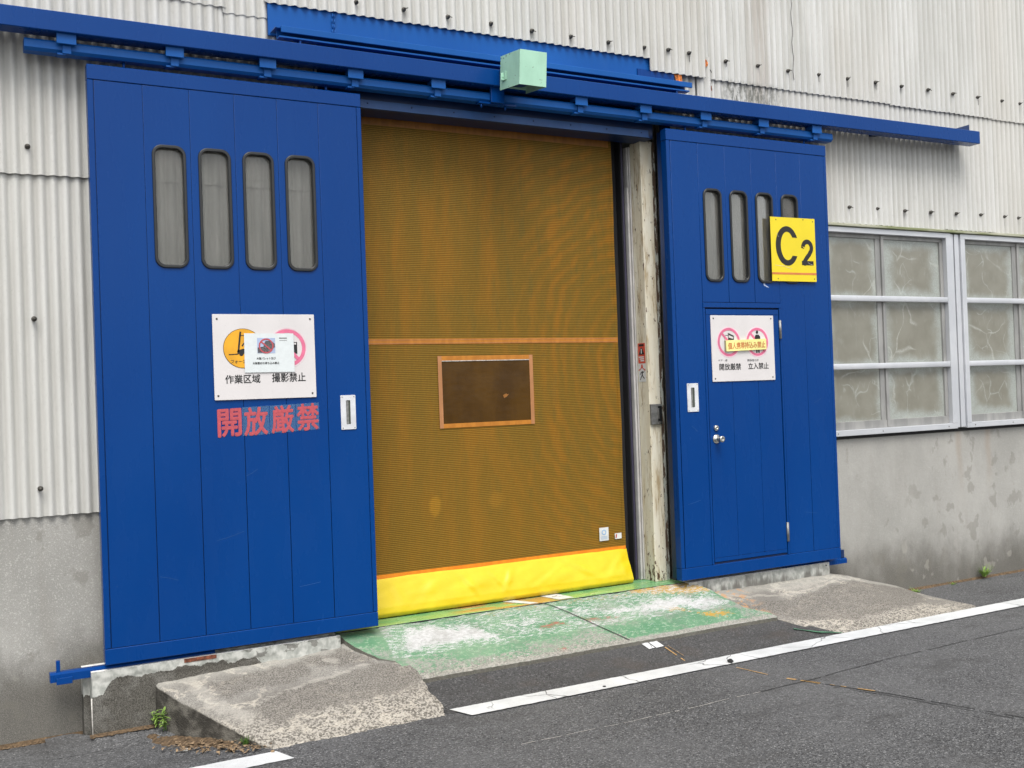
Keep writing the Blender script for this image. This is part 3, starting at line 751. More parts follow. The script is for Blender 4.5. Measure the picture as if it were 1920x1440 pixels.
ribbon('crack', [(3.82, -1.30), (3.99, -1.74), (4.24, -2.50), (4.5, -3.3)], .009, 'crack_dark', .15)
ribbon('crack', [(3.87, -1.52), (3.97, -1.79), (4.20, -2.51), (4.45, -3.3)], .006, 'crack_dark', .3)
ribbon('orange_mark', [(3.46, -.41), (3.50, -.57)], .010, 'orange_mark', .1, lambda y: zw(y)+.0045)
ribbon('orange_mark', [(3.49, -.40), (3.53, -.52)], .008, 'leaf_dry', .1, lambda y: zw(y)+.0045)

# ================================================================== FACTORY BUILDING
B = thing('factory_building', 'factory building clad in pale corrugated cement sheets above a stained concrete base wall', 'building', (0, .2, -.41))
# concrete base walls
MB().box(-14, 1.36, .195, .42, -.6, 3.2).build('concrete_wall', 'concrete_wall', B)
MB().box(4.12, 22, .20, .42, -.6, .93).build('concrete_wall', 'concrete_wall_right', B)
MB().box(4.12, 5.58, .212, .42, .93, 3.2).build('concrete_wall', 'concrete_wall_right', B)
MB().box(-14, 22, .28, .42, 3.75, 6.4).build('back_panel', 'concrete_wall', B)
MB().box(-14, 1.30, .28, .42, 3.2, 3.75).build('back_panel', 'concrete_wall', B)
MB().box(4.12, 22, .28, .42, 3.2, 3.75).build('back_panel', 'concrete_wall', B)
MB().box(-14, 22, 9.7, 10, -.6, 6.4).build('rear_wall', 'concrete_wall', B)
MB().box(-14, -13.8, .42, 9.7, -.6, 6.4).build('end_wall', 'concrete_wall', B)
MB().box(21.8, 22, .42, 9.7, -.6, 6.4).build('end_wall', 'concrete_wall', B)
MB().prism([(.02, 6.38), (.02, 6.46), (5, 8.4), (10.3, 6.46), (10.3, 6.38)], 'x', -14.3, 22.3).build('roof', 'cement_cladding', B)
# sill lip where left wall meets the sheets; pale skim strip along the wall foot
PITCH_W = .0635
def sheet(x0, x1, z0, z1, y, lap=.006, seg=12, ph=.0, th=.006, vd=1.0):
    n = max(4, int((x1-x0)/PITCH_W*seg)); m = MB(); rows = max(2, int((z1-z0)/.5)); val = []
    def yy(x): return y-.0105*math.cos(2*math.pi*(x-5.927-ph)/PITCH_W) + lap*(.5-(x-x0)/(x1-x0))
    wob = random.uniform(0, 50)
    for r in range(rows+1):
        for k in range(n+1):
            x = x0+(x1-x0)*k/n; z = z0+(z1-z0)*r/rows
            if r == 0: z += .0025*mnoise.noise(Vector((x*12, wob, 0)))
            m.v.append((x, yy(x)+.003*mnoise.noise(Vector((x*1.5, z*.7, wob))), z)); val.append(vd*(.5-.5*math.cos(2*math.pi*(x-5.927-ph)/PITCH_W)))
    for r in range(rows):
        for k in range(n):
            i = r*(n+1)+k; m.f.append((i, i+1, i+n+2, i+n+1)); m.sm.append(True)
    # bottom thickness and side thickness
    def strip(idx, off):
        i = len(m.v)
        for k in idx: m.v.append(m.v[k]); val.append(.3)
        j = len(m.v)
        for k in idx: v = m.v[k]; m.v.append((v[0]+off[0], v[1]+off[1], v[2]+off[2])); val.append(.3)
        for k in range(len(idx)-1): m.f.append((i+k, j+k, j+k+1, i+k+1)); m.sm.append(False)
    strip(list(range(n+1)), (0, th, .0005))
    strip([r*(n+1)+n for r in range(rows+1)], (0, th, 0)); strip([r*(n+1) for r in range(rows+1)], (0, th, 0))
    o = m.build('cladding_sheet', 'cement_cladding', B, recalc=False); fattr(o, 'valley_shade', val); return o
def row(xs, z0, z1, y, ph=0):
    for i, (a, b) in enumerate(zip(xs, xs[1:])): sheet(a-.012, b+.012, z0+random.uniform(-.003, .003), z1, y, ph=ph)
XS_R = [4.415, 5.126, 5.798, 6.448, 7.089, 7.763, 8.42, 9.08, 9.74, 10.4, 11.06, 11.72, 12.4]
# left of the doorway
XL = [-3.2, -2.54, -1.88, -1.22, -.50, .12, .75, 1.36]
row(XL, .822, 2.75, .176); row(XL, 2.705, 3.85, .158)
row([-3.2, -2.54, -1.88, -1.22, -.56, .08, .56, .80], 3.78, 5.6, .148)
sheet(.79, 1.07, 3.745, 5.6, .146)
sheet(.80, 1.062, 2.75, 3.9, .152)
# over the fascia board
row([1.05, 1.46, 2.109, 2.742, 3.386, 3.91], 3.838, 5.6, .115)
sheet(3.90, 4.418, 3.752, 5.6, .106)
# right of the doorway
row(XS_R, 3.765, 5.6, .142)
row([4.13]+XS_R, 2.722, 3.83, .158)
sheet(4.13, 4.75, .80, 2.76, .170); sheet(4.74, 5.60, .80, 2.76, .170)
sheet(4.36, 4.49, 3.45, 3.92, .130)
# sooty lower surround seen in gaps
def bolt(x, z, y, hook=True):
    m = MB(); s = 1.0
    m.lathe_y(0, 0, [(.010, .0), (.010, .0145), (-.002, .015), (-.007, .012), (-.009, .007), (-.020, .0065), (-.022, .0)], 14)
    if hook: m.tube((.002, -.012, 0), (.024, -.018, .003), .0034, .0026, 6)
    return m
bm_hook = bolt(0, 0, 0).build('bolt', 'bolt_dark', B); bm_plain = bolt(0, 0, 0, False).build('bolt', 'bolt_dark', B)
protos = {True: bm_hook, False: bm_plain}; used = set()
for o in protos.values():
    for v in o.data.vertices: v.co += ORG[o.name]
def place_bolt(x, z, y, hook):
    o = protos[hook]
    if hook in used: o = o.copy(); COL.objects.link(o)
    used.add(hook); o.parent = B; o.location = (x-ORG[B.name].x, y-ORG[B.name].y, z-ORG[B.name].z); o.rotation_euler = (0, random.uniform(-.5, .6), 0)
TB = [(1.624, 3.915, 0), (1.949, 3.916, 1), (2.263, 3.912, 1), (2.585, 3.911, 0), (2.904, 3.906, 1), (3.219, 3.908, 1), (3.539, 3.909, 1), (3.853, 3.911, 0), (4.068, 3.919, 1), (4.261, 3.919, 0)]
for x, z, h in TB: place_bolt(x, z, .104 if x < 3.9 else .094, bool(h))
for x, z, h in [(4.645, 3.917, 1), (4.97, 3.92, 1), (5.287, 3.918, 1), (5.618, 3.924, 0), (5.944, 3.928, 1), (6.275, 3.935, 1), (6.589, 3.935, 0), (6.924, 3.942, 1), (7.247, 3.942, 1), (7.577, 3.944, 1), (7.91, 3.945, 0), (8.163, 3.945, 1), (8.49, 3.945, 1), (8.81, 3.945, 1), (9.13, 3.945, 0)]:
    place_bolt(x, z-.003, .130, bool(h))
for x, z, h in [(5.927, 2.856, 1), (6.252, 2.86, 0), (6.59, 2.86, 1), (6.917, 2.866, 1), (7.248, 2.87, 1), (7.576, 2.875, 1), (7.905, 2.875, 1), (8.10, 2.872, 1), (8.42, 2.872, 1), (8.75, 2.872, 0)]:
    place_bolt(x, z, .145, bool(h))
for x, z in [(-.297, 2.851), (-.29, 1.907), (-.285, .978), (-1.2, 2.85), (-1.2, 1.9), (-1.2, .98)]: place_bolt(x, z, .152 if z < 2 else .145, False)
# drips under some bolts, broken corner with bare rusty lath, crack in one sheet
def chip(pts, y, mat, name='rust_patch'): return flat(name, [pts], y, .002, mat, B)
chip([(4.418, 3.90), (4.445, 3.897), (4.462, 3.872), (4.455, 3.852), (4.425, 3.838)], .120, 'orange_rust')
chip([(4.455, 3.858), (4.492, 3.815), (4.494, 3.80), (4.462, 3.838)], .121, 'bolt_dark', 'chip')
chip([(4.486, 3.70), (4.502, 3.712), (4.506, 3.675), (4.49, 3.668)], .138, 'brown_rust')
chip([(4.13, 3.755), (4.20, 3.752), (4.205, 3.69), (4.15, 3.70)], .118, 'orange_rust')
chip(stroke([(5.345+.006*math.sin(k*1.7), 4.75-k*.06) for k in range(16)], .004), .1305, 'bolt_dark', 'crack')
for x, z, L in [(4.261, 3.90, .05), (5.618, 3.91, .05), (5.944, 3.915, .06), (6.275, 3.92, .05), (7.577, 3.93, .06), (4.645, 3.90, .03)]:
    chip([(x-.003, z), (x+.003, z), (x+.0012, z-L), (x-.0012, z-L)], .127 if x > 4.4 else .0925, 'bolt_dark', 'stain')

# windows of the right wall
def window(x0, x1, xs):
    fr = MB(); y = .148
    fr.box(x0, x1, y, .235, .957, 1.005, .003)
    fr.box(x0, x1, y, .235, 2.645, 2.690, .003)
    fr.box(x0, x0+.055, y-.002, .237, 1.005, 2.645, .003); fr.box(x1-.062, x1, y-.002, .237, 1.005, 2.645, .003)
    wdw = fr.build('window', 'aluminium', B)
    for z in (2.098, 1.530):
        MB().box(x0+.055, x1-.062, y+.002, y+.032, z-.024, z+.024, .005, 2).build('glazing_bar', 'aluminium', wdw)
    sash = MB()
    sash.box(x0+.055, x1-.062, .190, .228, 1.005, 1.072, .002)
    sash.box(x0+.055, x1-.062, .192, .226, 2.612, 2.645, .002)
    sash.box(xs-.055, xs, .196, .224, 1.072, 2.612, .002); sash.box(xs+.002, xs+.034, .182, .224, 1.01, 2.64, .002)
    sash.box(x1-.102, x1-.064, .188, .228, 1.072, 2.612, .002); sash.box(x0+.057, x0+.085, .188, .228, 1.072, 2.612, .002)
    sash.build('sash', 'sash_aluminium', wdw)
    for a, b in ((x0+.085, xs-.055), (xs+.034, x1-.102)):
        for z0, z1 in ((1.072, 1.528), (1.532, 2.096), (2.10, 2.612)):
            MB().box(a, b, .206, .212, z0, z1).build('pane', 'frosted_pane', wdw)
    for sx in (x0+.1, x0+.62, x1-.12): MB().lathe_y(sx, .981, [(y-.001, .006), (y-.004, .005), (y-.005, 0)], 8).build('screw', 'dull_steel', wdw)
window(5.60, 7.160, 6.318); window(7.290, 8.85, 8.11); window(8.98, 10.54, 9.80); window(10.67, 12.23, 11.45)
for x in (7.16, 8.85, 10.54):
    m = MB(); m.box(x+.004, x+.040, .156, .22, .965, 2.685, .003); m.box(x+.052, x+.100, .150, .22, .965, 2.685, .004); m.box(x+.104, x+.126, .165, .22, .965, 2.685, .002)
    m.build('window_post', 'aluminium', B)
    MB().box(x+.0, x+.13, .226, .24, .96, 2.69).build('window_gap', 'black_inside', B)
MB().box(5.58, 12.4, .240, .26, .95, 2.8).build('window_backing', 'black_inside', B)
m = MB(); m.box(5.56, 12.4, .128, .20, 2.693, 2.716, .004); m.build('window_head', 'mossy_wood', B)
MB().box(5.58, 12.4, .19, .23, .93, .955).build('sill_gap', 'crack_dark', B)
MB().box(5.56, 5.60, .15, .24, .93, 2.70).build('window_jamb', 'sash_aluminium', B)

# fascia board and its projecting channel above the track
F = thing('fascia_board', 'wide blue fascia board with a projecting blue channel above the doorway', 'fascia', (2.6, .13, 3.59))
m = MB(); m.box(1.06, 3.92, .132, .15, 3.64, 3.853); m.build('board', 'blue_paint_worn', F)
m = MB(); m.box(3.80, 4.13, .1225, .14, 3.64, 3.756); m.build('board', 'blue_paint', F)
m = MB(); m.box(1.10, 4.20, -.004, .010, 3.622, 3.660, .002); m.box(1.07, 4.19, .0105, .126, 3.650, 3.658); m.box(1.09, 4.18, .060, .072, 3.596, 3.650); m.box(1.09, 4.18, .004, .060, 3.592, 3.602, .001)
m.build('channel', 'blue_paint_worn', F)
m = MB(); m.box(1.215, 1.225, .01, .14, 3.5, 3.592); m.box(4.06, 4.072, .01, .14, 3.5, 3.592); m.build('bracket', 'blue_paint', F)
m = MB()
for k in range(5):   # short chain hanging on the board
    z = 3.826-k*.034
    m.tube((1.470-.004*(k % 2), .120, z), (1.470-.004*(k % 2)-.003, .119, z-.030), .0035, n=6); m.tube((1.480+.003*(k % 2), .121, z), (1.478, .120, z-.030), .0028, n=6)
m.build('chain', 'blue_paint_worn', F)
# dark recess and lintel under the track
Ln = thing('door_lintel', 'dark blue steel lintel with a screwed angle strip across the top of the doorway', 'lintel', (2.75, .15, 3.24))
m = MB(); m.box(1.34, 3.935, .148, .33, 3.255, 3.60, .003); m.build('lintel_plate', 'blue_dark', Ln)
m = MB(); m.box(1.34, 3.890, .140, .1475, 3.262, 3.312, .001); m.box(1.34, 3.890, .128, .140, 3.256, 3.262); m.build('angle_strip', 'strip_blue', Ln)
m = MB()
for k in range(8): m.lathe_y(1.69+k*.305, 3.290, [(.1402, .005), (.137, .0045), (.136, 0)], 10)
m.build('screws', 'groove_dark', Ln)
MB().box(1.34, 3.95, .152, .50, 3.60, 3.75).build('soffit', 'black_inside', Ln)

# ================================================================== DOOR TRACK
T = thing('door_track', 'long blue steel beam with a hung sliding-door rail bolted under it', 'door track', (3.4, 0, 3.3))
m = MB(); x0, x1 = -4.0, 7.34; y0, y1 = -.052, .062
def zb(x): return 3.441+.016*max(0, min(1, (x-4)/3.3))
bmb = bmesh.new(); nseg = 24; ring = []
for k in range(nseg+1):
    x = lerp(x0, x1, k/nseg); z = zb(x); bv = .004
    prof = [(y0+bv, z), (y1-bv, z), (y1, z+bv), (y1, z+.106), (y1-bv, z+.11), (y0+bv, z+.11), (y0, z+.106), (y0, z+bv)]
    ring.append([bmb.verts.new((x, a, b)) for a, b in prof])
for a, b in zip(ring, ring[1:]):
    for j in range(8): bmb.faces.new((a[j], a[(j+1) % 8], b[(j+1) % 8], b[j]))
bmb.faces.new(ring[0]); bmb.faces.new(ring[-1][::-1]); m.bm(bmb); m.build('beam', 'blue_paint', T)
MB().box(-4.0, 7.28, .0625, .136, 3.528, 3.536).build('shade_plate', 'blue_dark', T)  # plate added to close the gap to the wall and darken what lies below
m = MB(); m.prism([(.002, 3.343+.016), (.018, 3.343), (.082, 3.343), (.098, 3.359), (.098, 3.396), (.088, 3.408), (.012, 3.408), (.002, 3.396)], 'x', -.308, 5.615); m.build('rail', 'blue_paint_worn', T)
BR = [-.150, .420, .955, 1.504, 2.066, 3.155, 3.702, 4.250, 4.813, 5.367]
for i, bx in enumerate(BR):
    m = MB(); m.box(bx, bx+.100, -.030, -.019, 3.385, 3.447, .002); m.box(bx+.01, bx+.09, -.019, .06, 3.418, 3.447)
    m.box(bx+.030, bx+.076, -.008, .0015, 3.338, 3.392, .003); m.box(bx+.005, bx+.05, .0, .06, 3.333, 3.3425)
    m.build('hanger_clamp', 'blue_paint_worn', T)
m = MB(); m.box(2.50, 2.60, -.022, .0, 3.337, 3.447, .003); m.box(2.42, 2.70, .0, .05, 3.331, 3.3425); m.tube((2.44, .012, 3.331), (2.44, .012, 3.305), .007, n=8); m.tube((2.62, .012, 3.331), (2.62, .012, 3.305), .007, n=8)
m.build('centre_clamp', 'blue_paint', T)
m = MB(); m.prism([(7.13, 3.566), (7.30, 3.566), (7.30, 3.640), (7.13, 3.592)], 'y', .02, .028); m.box(7.13, 7.30, .028, .14, 3.566, 3.574); m.build('end_bracket', 'blue_dark', T)
for bx in (1.2, 3.0, 4.6, 6.2, -1.5): MB().box(bx, bx+.06, .0625, .16, 3.47, 3.5275).build('wall_bracket', 'blue_dark', T)

# mint sensor box
Sx = thing('sensor_box', 'mint green painted metal hood box fixed on the blue beam over the doorway', 'hood box', (2.63, -.2, 3.37))
rot = Matrix.Translation((0, -.35, 3.37)) @ Matrix.Rotation(math.radians(6.5), 4, 'X') @ Matrix.Translation((0, .35, -3.37))
m = MB(); X0, X1, Y0, Y1, Z0, Z1, t = 2.530, 2.728, -.35, -.088, 3.370, 3.588, .0035
m.box(X0, X1, Y0, Y0+t, Z0, Z1, .001, rot=rot); m.box(X0, X0+t, Y0+t, Y1, Z0, Z1, rot=rot); m.box(X1-t, X1, Y0+t, Y1, Z0, Z1, rot=rot); m.box(X0+t, X1-t, Y0+t, Y1, Z1-t, Z1-.0003, rot=rot); m.box(X0+t, X1-t, Y1-t, Y1, Z0+.02, Z1-t, rot=rot)
m.build('hood', 'mint_paint', Sx)
m = MB(); m.box(X0+.03, X1-.05, Y0+.05, Y1-.02, Z0+.03, Z1-.02, rot=rot); m.build('sensor_unit', 'blue_dark', Sx)
m = MB(); m.box(X0-.024, X0-.001, -.155, -.148, 3.448, 3.495, .001); m.box(X0-.006, X0-.0005, -.185, -.13, 3.445, 3.50, .001); m.tube((X0-.013, -.158, 3.47), (X0-.013, -.150, 3.47), .006, n=8); m.build('latch', 'mint_paint', Sx)
m = MB(); m.box(2.55, 2.70, -.088, -.052, 3.45, 3.54); m.build('mount', 'blue_dark', Sx)

# ================================================================== SLIDING DOORS
DW, DH, DT = 1.589, 3.300, .128
WIN = [(.332, .515), (.588, .771), (.842, 1.025), (1.096, 1.278)]
SEAM = [.034, .290, .545, .801, 1.056, 1.311, 1.559]
RW = [(4.264-3.940, 4.436-3.940), (4.516-3.940, 4.688-3.940), (4.770-3.940, 4.942-3.940), (5.030-3.940, 5.202-3.940)]
def door(ox, label, wins, seams, hole=None):
    D = thing('sliding_door', label, 'sliding door', (ox+DW/2, .06, 0), 'pair of blue sliding doors')
    zl, zh = .088, 3.215; wz0, wz1 = 2.188, 2.883
    holes = [rrect(ox+a+.006, ox+b-.006, wz0+.006, wz1-.006, .050) for a, b in wins]
    body = [rect(ox+.003, ox+DW-.003, .003, DH-.003)]+holes
    if hole: body.append(rect(*hole))
    flat('core', body, .0105, .026, 'groove_dark', D)
    # rear half, stepped in from the edge
    back = [rect(ox+.014, ox+DW-.014, .006, DH-.006), rect(ox+wins[0][0]-.26, ox+wins[3][1]+.25, wz0-.17, wz1+.35)]
    if hole: back.append(rect(hole[0], hole[1], hole[2], hole[3]))
    flat('rear_frame', back, .0685, DT-.0685, 'blue_dark', D)
    # rails and stiles
    fr = MB()
    fr.box(ox, ox+DW, -.001, .0665, zh+.002, DH, .003); fr.box(ox, ox+DW, -.001, .0665, 0, zl-.002, .003)
    fr.box(ox, ox+.032, 0, .066, zl, zh, .003); fr.box(ox+DW-.028, ox+DW, 0, .066, zl, zh, .003)
    fr.build('frame', 'blue_paint', D)
    # boarded skin, one panel per board
    for i in range(6):
        a, b = ox+seams[i]+.0014, ox+seams[i+1]-.0014
        outs = [rect(a, b, zl+.001, zh-.001)]
        pieces = [(zl+.001, zh-.001)]
        if hole:
            hx0, hx1, hz0, hz1 = hole
            if b > hx0+.01 and a < hx1+.0:
                pieces = [(hz1+.045, zh-.001)]
                if a < hx0-.03: flat('board', [rect(a, hx0-.022, zl+.001, hz1+.043)], .002, .0095, 'blue_paint', D, .0012)
                if b > hx1+.03: flat('board', [rect(hx1+.022, b, zl+.001, hz1+.043)], .002, .0095, 'blue_paint', D, .0012)
        for z0, z1 in pieces:
            outs = [rect(a, b, z0, z1)]+[rrect(ox+p, ox+q, wz0, wz1, .055) for p, q in wins if ox+p > a and ox+q < b]
            flat('board', outs, .002, .0095, 'blue_paint', D, .0012)
    for p, q in wins:
        ga = flat('window_gasket', [rrect(ox+p-.002, ox+q+.002, wz0-.002, wz1+.002, .057, 9), rrect(ox+p+.015, ox+q-.015, wz0+.017, wz1-.017, .042, 9)], -.008, .036, 'rubber', D, .004)
        flat('pane', [rrect(ox+p+.008, ox+q-.008, wz0+.008, wz1-.008, .048)], .024, .003, 'door_glass', ga)
        m = MB(); m.box(ox+q-.009, ox+q-.006, .0285, .045, wz0+.05, wz1-.05); m.build('reveal', 'rubber', ga)
    for hx in ((.203, 1.385) if not hole else (.218, 1.405)):
        m = MB(); m.lathe_y(0, 0, [], 0) if False else None
        m.tube((ox+hx, .05, DH), (ox+hx, .05, DH+.05), .008, n=10); m.tube((ox+hx, .05, DH), (ox+hx, .05, DH+.012), .020, .012, n=10)
        m.build('hanger_bolt', 'blue_paint', D)
    return D
DL = door(0.0, 'blue boarded sliding door without a small door in it, at the left of the doorway', WIN, SEAM)
OX = 3.940
HOLE = (4.243, 4.966, .098, 1.990)
DR = door(OX, 'blue boarded sliding door with a hinged wicket door in it, at the right of the doorway', RW, [.036, .285, .540, .795, 1.050, 1.300, 1.561], HOLE)
# flush pulls
def pull(x0, x1, z0, z1, D):
    p = flat('flush_handle', [rrect(x0, x1, z0, z1, .004, 3), rrect(x0+.034, x1-.034, z0+.032, z1-.032, .004, 3)], -.004, .006, 'white_plate', D, .001)
    m = MB(); m.box(x0+.03, x1-.03, .0005, .0015, z0+.028, z1-.028); m.build('recess', 'slot_dark', p)
    m = MB(); m.box(x0+.034, x0+.050, -.003, -.0005, z0+.034, z1-.034); m.build('grip', 'dull_steel', p)
    m = MB()
    for a in (x0+.010, x1-.010):
        for c in (z0+.010, z1-.010): m.lathe_y(a, c, [(-.004, .004), (-.0055, .0035), (-.006, 0)], 8)
    m.build('screw', 'dull_steel', p)
pull(1.392, 1.488, 1.222, 1.432, DL); pull(4.047, 4.149, 1.225, 1.434, DR)
# wicket door in the right-hand leaf
hx0, hx1, hz0, hz1 = HOLE
m = MB()
m.box(hx0-.020, hx0-.002, -.003, .05, hz0-.008, hz1+.004, .001); m.box(hx1+.002, hx1+.020, -.003, .05, hz0-.008, hz1+.004, .001)
m.box(hx0-.020, hx1+.020, -.006, .05, hz1+.004, hz1+.040, .002)
m.build('wicket_casing', 'blue_paint', DR)
m = MB(); m.box(hx0+.004, hx1-.005, .006, .045, hz0+.004, hz1-.006, .001); wk = m.build('wicket_door', 'groove_dark', DR)
wz = [(hz0+.006, hz0+.034), (hz0+.036, hz1-.050), (hz1-.048, hz1-.008)]
m = MB(); m.box(hx0+.005, hx1-.006, -.001, .006, *wz[0], .001); m.box(hx0+.005, hx1-.006, -.001, .006, *wz[2], .001); m.build('rail', 'blue_paint', wk)
for a, b in ((hx0+.005, OX+.540-.002), (OX+.540+.0, OX+.795-.002), (OX+.795, hx1-.006)):
    m = MB(); m.box(a, b, .0, .006, wz[1][0], wz[1][1], .0012); m.build('board', 'blue_paint', wk)
for z0, z1 in ((1.756, 1.900), (.190, .336)):
    m = MB(); m.tube((4.968, -.006, z0), (4.968, -.006, z1), .0095, n=12); m.box(4.968, 4.985, -.004, .0, z0+.004, z1-.004); m.build('hinge', 'dull_steel', wk)
m = MB(); m.lathe_y(4.305, 1.015, [(.0, .035), (-.004, .035), (-.010, .028), (-.014, .014), (-.040, .013), (-.044, .021), (-.066, .024), (-.072, .021), (-.073, .012), (-.070, .008), (-.069, 0)], 32); m.build('knob', 'steel', wk)
m = MB(); m.lathe_y(4.302, 1.097, [(.0, .021), (-.012, .020), (-.016, .016), (-.017, .006), (-.014, .005), (-.0135, 0)], 28); m.build('deadlock', 'steel', wk)
# chipped paint scuff below the yellow plate
flat('scuff', [[(4.822, 2.183), (4.836, 2.186), (4.842, 2.172), (4.866, 2.160), (4.880, 2.150), (4.858, 2.155), (4.842, 2.161), (4.828, 2.165)]], .001, .001, 'photo_blue', DR)

for (x, z, L, a) in [(.62, .62, .16, .25), (.30, .45, .10, -.3), (1.10, .30, .13, .1), (.80, .98, .07, .5)]:
    flat('scuff', [stroke([(x, z), (x+L*.5, z+L*a*.4), (x+L, z+L*a)], .0022)], .0012, .0006, 'scuff_blue', DL)
for (x, z, L, a) in [(4.02, .55, .12, .2), (5.15, .40, .14, -.15), (5.30, 1.25, .08, .4), (4.08, 1.12, .05, -.8)]:
    flat('scuff', [stroke([(x, z), (x+L*.5, z+L*a*.4), (x+L, z+L*a)], .0022)], .0012, .0006, 'scuff_blue', DR)
# bottom guide rails and stops
G1 = thing('guide_rail', 'blue steel guide rail with an upright stop sticking out left of the left kerb', 'guide rail', (-.15, .08, -.05))
m = MB(); m.prism([(.045, -.062), (.105, -.062), (.105, -.022), (.092, -.012), (.058, -.012), (.045, -.022)], 'x', -.275, .60); m.build('rail', 'blue_paint', G1)
m = MB(); m.box(-.242, -.222, .060, .085, -.012, .048, .001); m.build('stop', 'blue_paint', G1)
m = MB(); m.box(-.245, -.165, .030, .044, -.074, -.040, .001); m.build('clip', 'blue_paint', G1)
G2 = thing('guide_rail', 'blue steel guide rail with a stop plate sticking out right of the right kerb', 'guide rail', (5.55, .1, -.05))
m = MB(); m.prism([(.075, -.062), (.130, -.062), (.130, -.030), (.115, -.020), (.090, -.020), (.075, -.030)], 'x', 5.0, 5.668); m.build('rail', 'blue_paint', G2)
m = MB(); m.box(5.618, 5.650, .085, .12, -.020, .045, .001); m.build('stop', 'blue_dark', G2)

# kerbs (sills) under the doors
K1 = thing('concrete_kerb', 'plastered concrete kerb with white top and torn render under the left door', 'kerb', (.6, .1, -.41))
m = MB(); NKX = 160
def kf(u, v):   # front face with torn coat relief
    x = lerp(-.072, 1.345, u); z = lerp(-.42, -.036, v)
    h = -.082+.02*fbm(x, 0, 5)
    prou = .006 if z > h or x > .95 else 0
    return (x, .020-prou+.002*fbm(x, z, 20), z)
m.grid(NKX, 30, kf)
m.quad((-.072, .014, -.030), (1.345, .014, -.030), (1.345, .045, -.030), (-.072, .045, -.030))
m.quad((-.072, .014, -.036), (1.345, .014, -.036), (1.345, .014, -.030), (-.072, .014, -.030))
m.box(-.105, .02, .108, .195, -.42, -.026); m.box(.02, 1.345, .108, .19, -.42, -.030)
m.quad((-.072, .045, -.030), (1.345, .045, -.030), (1.345, .045, -.07), (-.072, .045, -.07)); m.quad((-.072, .045, -.07), (1.345, .045, -.07), (1.345, .108, -.07), (-.072, .108, -.07))
m.quad((-.072, .014, -.42), (-.072, .108, -.42), (-.072, .108, -.07), (-.072, .014, -.07)); m.quad((-.072, .014, -.07), (-.072, .045, -.07), (-.072, .045, -.03), (-.072, .014, -.03))
m.build('kerb_body', 'kerb_plaster', K1, recalc=False)
m = MB(); m.tube((-.073, .014, -.40), (-.075, .012, -.17), .004, n=6); m.build('corner_bead', 'stone_pale', K1)
m = MB(); m.box(.42, .60, .010, .0145, -.052, -.030, .001); m.build('rust_spot', 'brown_rust', K1)
K2 = thing('concrete_kerb', 'grey concrete kerb with a square right end under the right door', 'kerb', (4.8, .1, -.41))
m = MB(); m.box(4.045, 5.455, .055, .195, -.42, -.030, .004); m.build('kerb_body', 'kerb_concrete', K2)
m = MB(); m.lathe_y(5.415, -.052, [(.054, .006), (.050, .005), (.049, 0)], 10); m.build('plug', 'bolt_dark', K2)

# threshold floor inside
m = MB(); m.box(1.345, 4.045, .116, 6.0, -.30, -.032, .002); fl = struct(m.build('floor', 'floor_paint'))
m = MB(); m.box(1.345, 4.045, .105, .118, -.05, -.0335); m.build('floor_joint', 'crack_dark', fl)
m = MB(); m.quad((2.60, .34, -.0295), (2.685, .36, -.0295), (2.80, .120, -.0295), (2.735, .120, -.0295)); m.quad((2.90, .42, -.0295), (3.05, .42, -.0295), (3.09, .125, -.0295), (2.97, .125, -.0295)); m.build('floor_stripe', 'line_paint', fl)
# opening: reveals behind the left door and dark room
m = MB(); m.box(1.30, 1.36, .42, 6, -.4, 3.6); m.box(3.93, 3.99, .62, 6, -.4, 3.6); m.box(1.30, 3.99, 5.9, 6, -.4, 3.6); m.box(1.30, 3.99, .5, 6, 3.6, 3.7); m.build('inner_wall', 'black_inside', B)

# ================================================================== SHEET SHUTTER
S = thing('sheet_shutter', 'orange mesh sheet shutter with a dark window and a bulging yellow bottom skirt', 'sheet shutter', (2.6, .36, -.03))
SX0, SX1 = 1.42, 3.698
def ys(x, z): return .360 + .006*mnoise.noise(Vector((x*1.1, z*.6, 0))) + .004*mnoise.noise(Vector((x*3.1, z*.9, 4))) + .003*math.sin((x+z*.35)*21)*max(0, (x-3.2)*2)
def pan(name, x0, x1, z0, z1, off, mat, par, nu=None, nv=None):
    m = MB(); nu = nu or max(2, int((x1-x0)/.05)); nv = nv or max(2, int((z1-z0)/.05))
    m.grid(nu, nv, lambda u, v: (lerp(x0, x1, u), ys(lerp(x0, x1, u), lerp(z0, z1, v))-off, lerp(z0, z1, v)))
    return m.build(name, mat, par)
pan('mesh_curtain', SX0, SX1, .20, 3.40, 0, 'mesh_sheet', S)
pan('top_hem', SX0, SX1, 3.215, 3.40, .0025, 'sheet_tape_dark', S)
jb = pan('joint_band', SX0, SX1, 1.760, 1.797, .0030, 'sheet_tape', S)
pan('stitching', SX0, SX1, 1.766, 1.769, .0045, 'window_tape', jb, nv=1); pan('stitching', SX0, SX1, 1.788, 1.791, .0045, 'window_tape', jb, nv=1)
pan('side_hem', 3.676, 3.7, .20, 3.40, .0028, 'mesh_sheet', S)
pan('orange_strip', SX0, SX1, .208, .247, .0035, 'orange_strip', S)
wd = pan('sheet_window', 2.238, 2.932, 1.214, 1.648, .004, 'brown_vinyl', S)
pan('window_border', 2.216, 2.955, 1.644, 1.678, .0055, 'sheet_tape', wd); pan('window_border', 2.216, 2.955, 1.186, 1.216, .0055, 'sheet_tape', wd)
pan('window_border', 2.216, 2.245, 1.186, 1.678, .007, 'window_tape', wd); pan('window_border', 2.927, 2.956, 1.186, 1.678, .007, 'window_tape', wd)
pan('window_border', 2.245, 2.927, 1.641, 1.646, .0085, 'stone_pale', wd, nv=1)
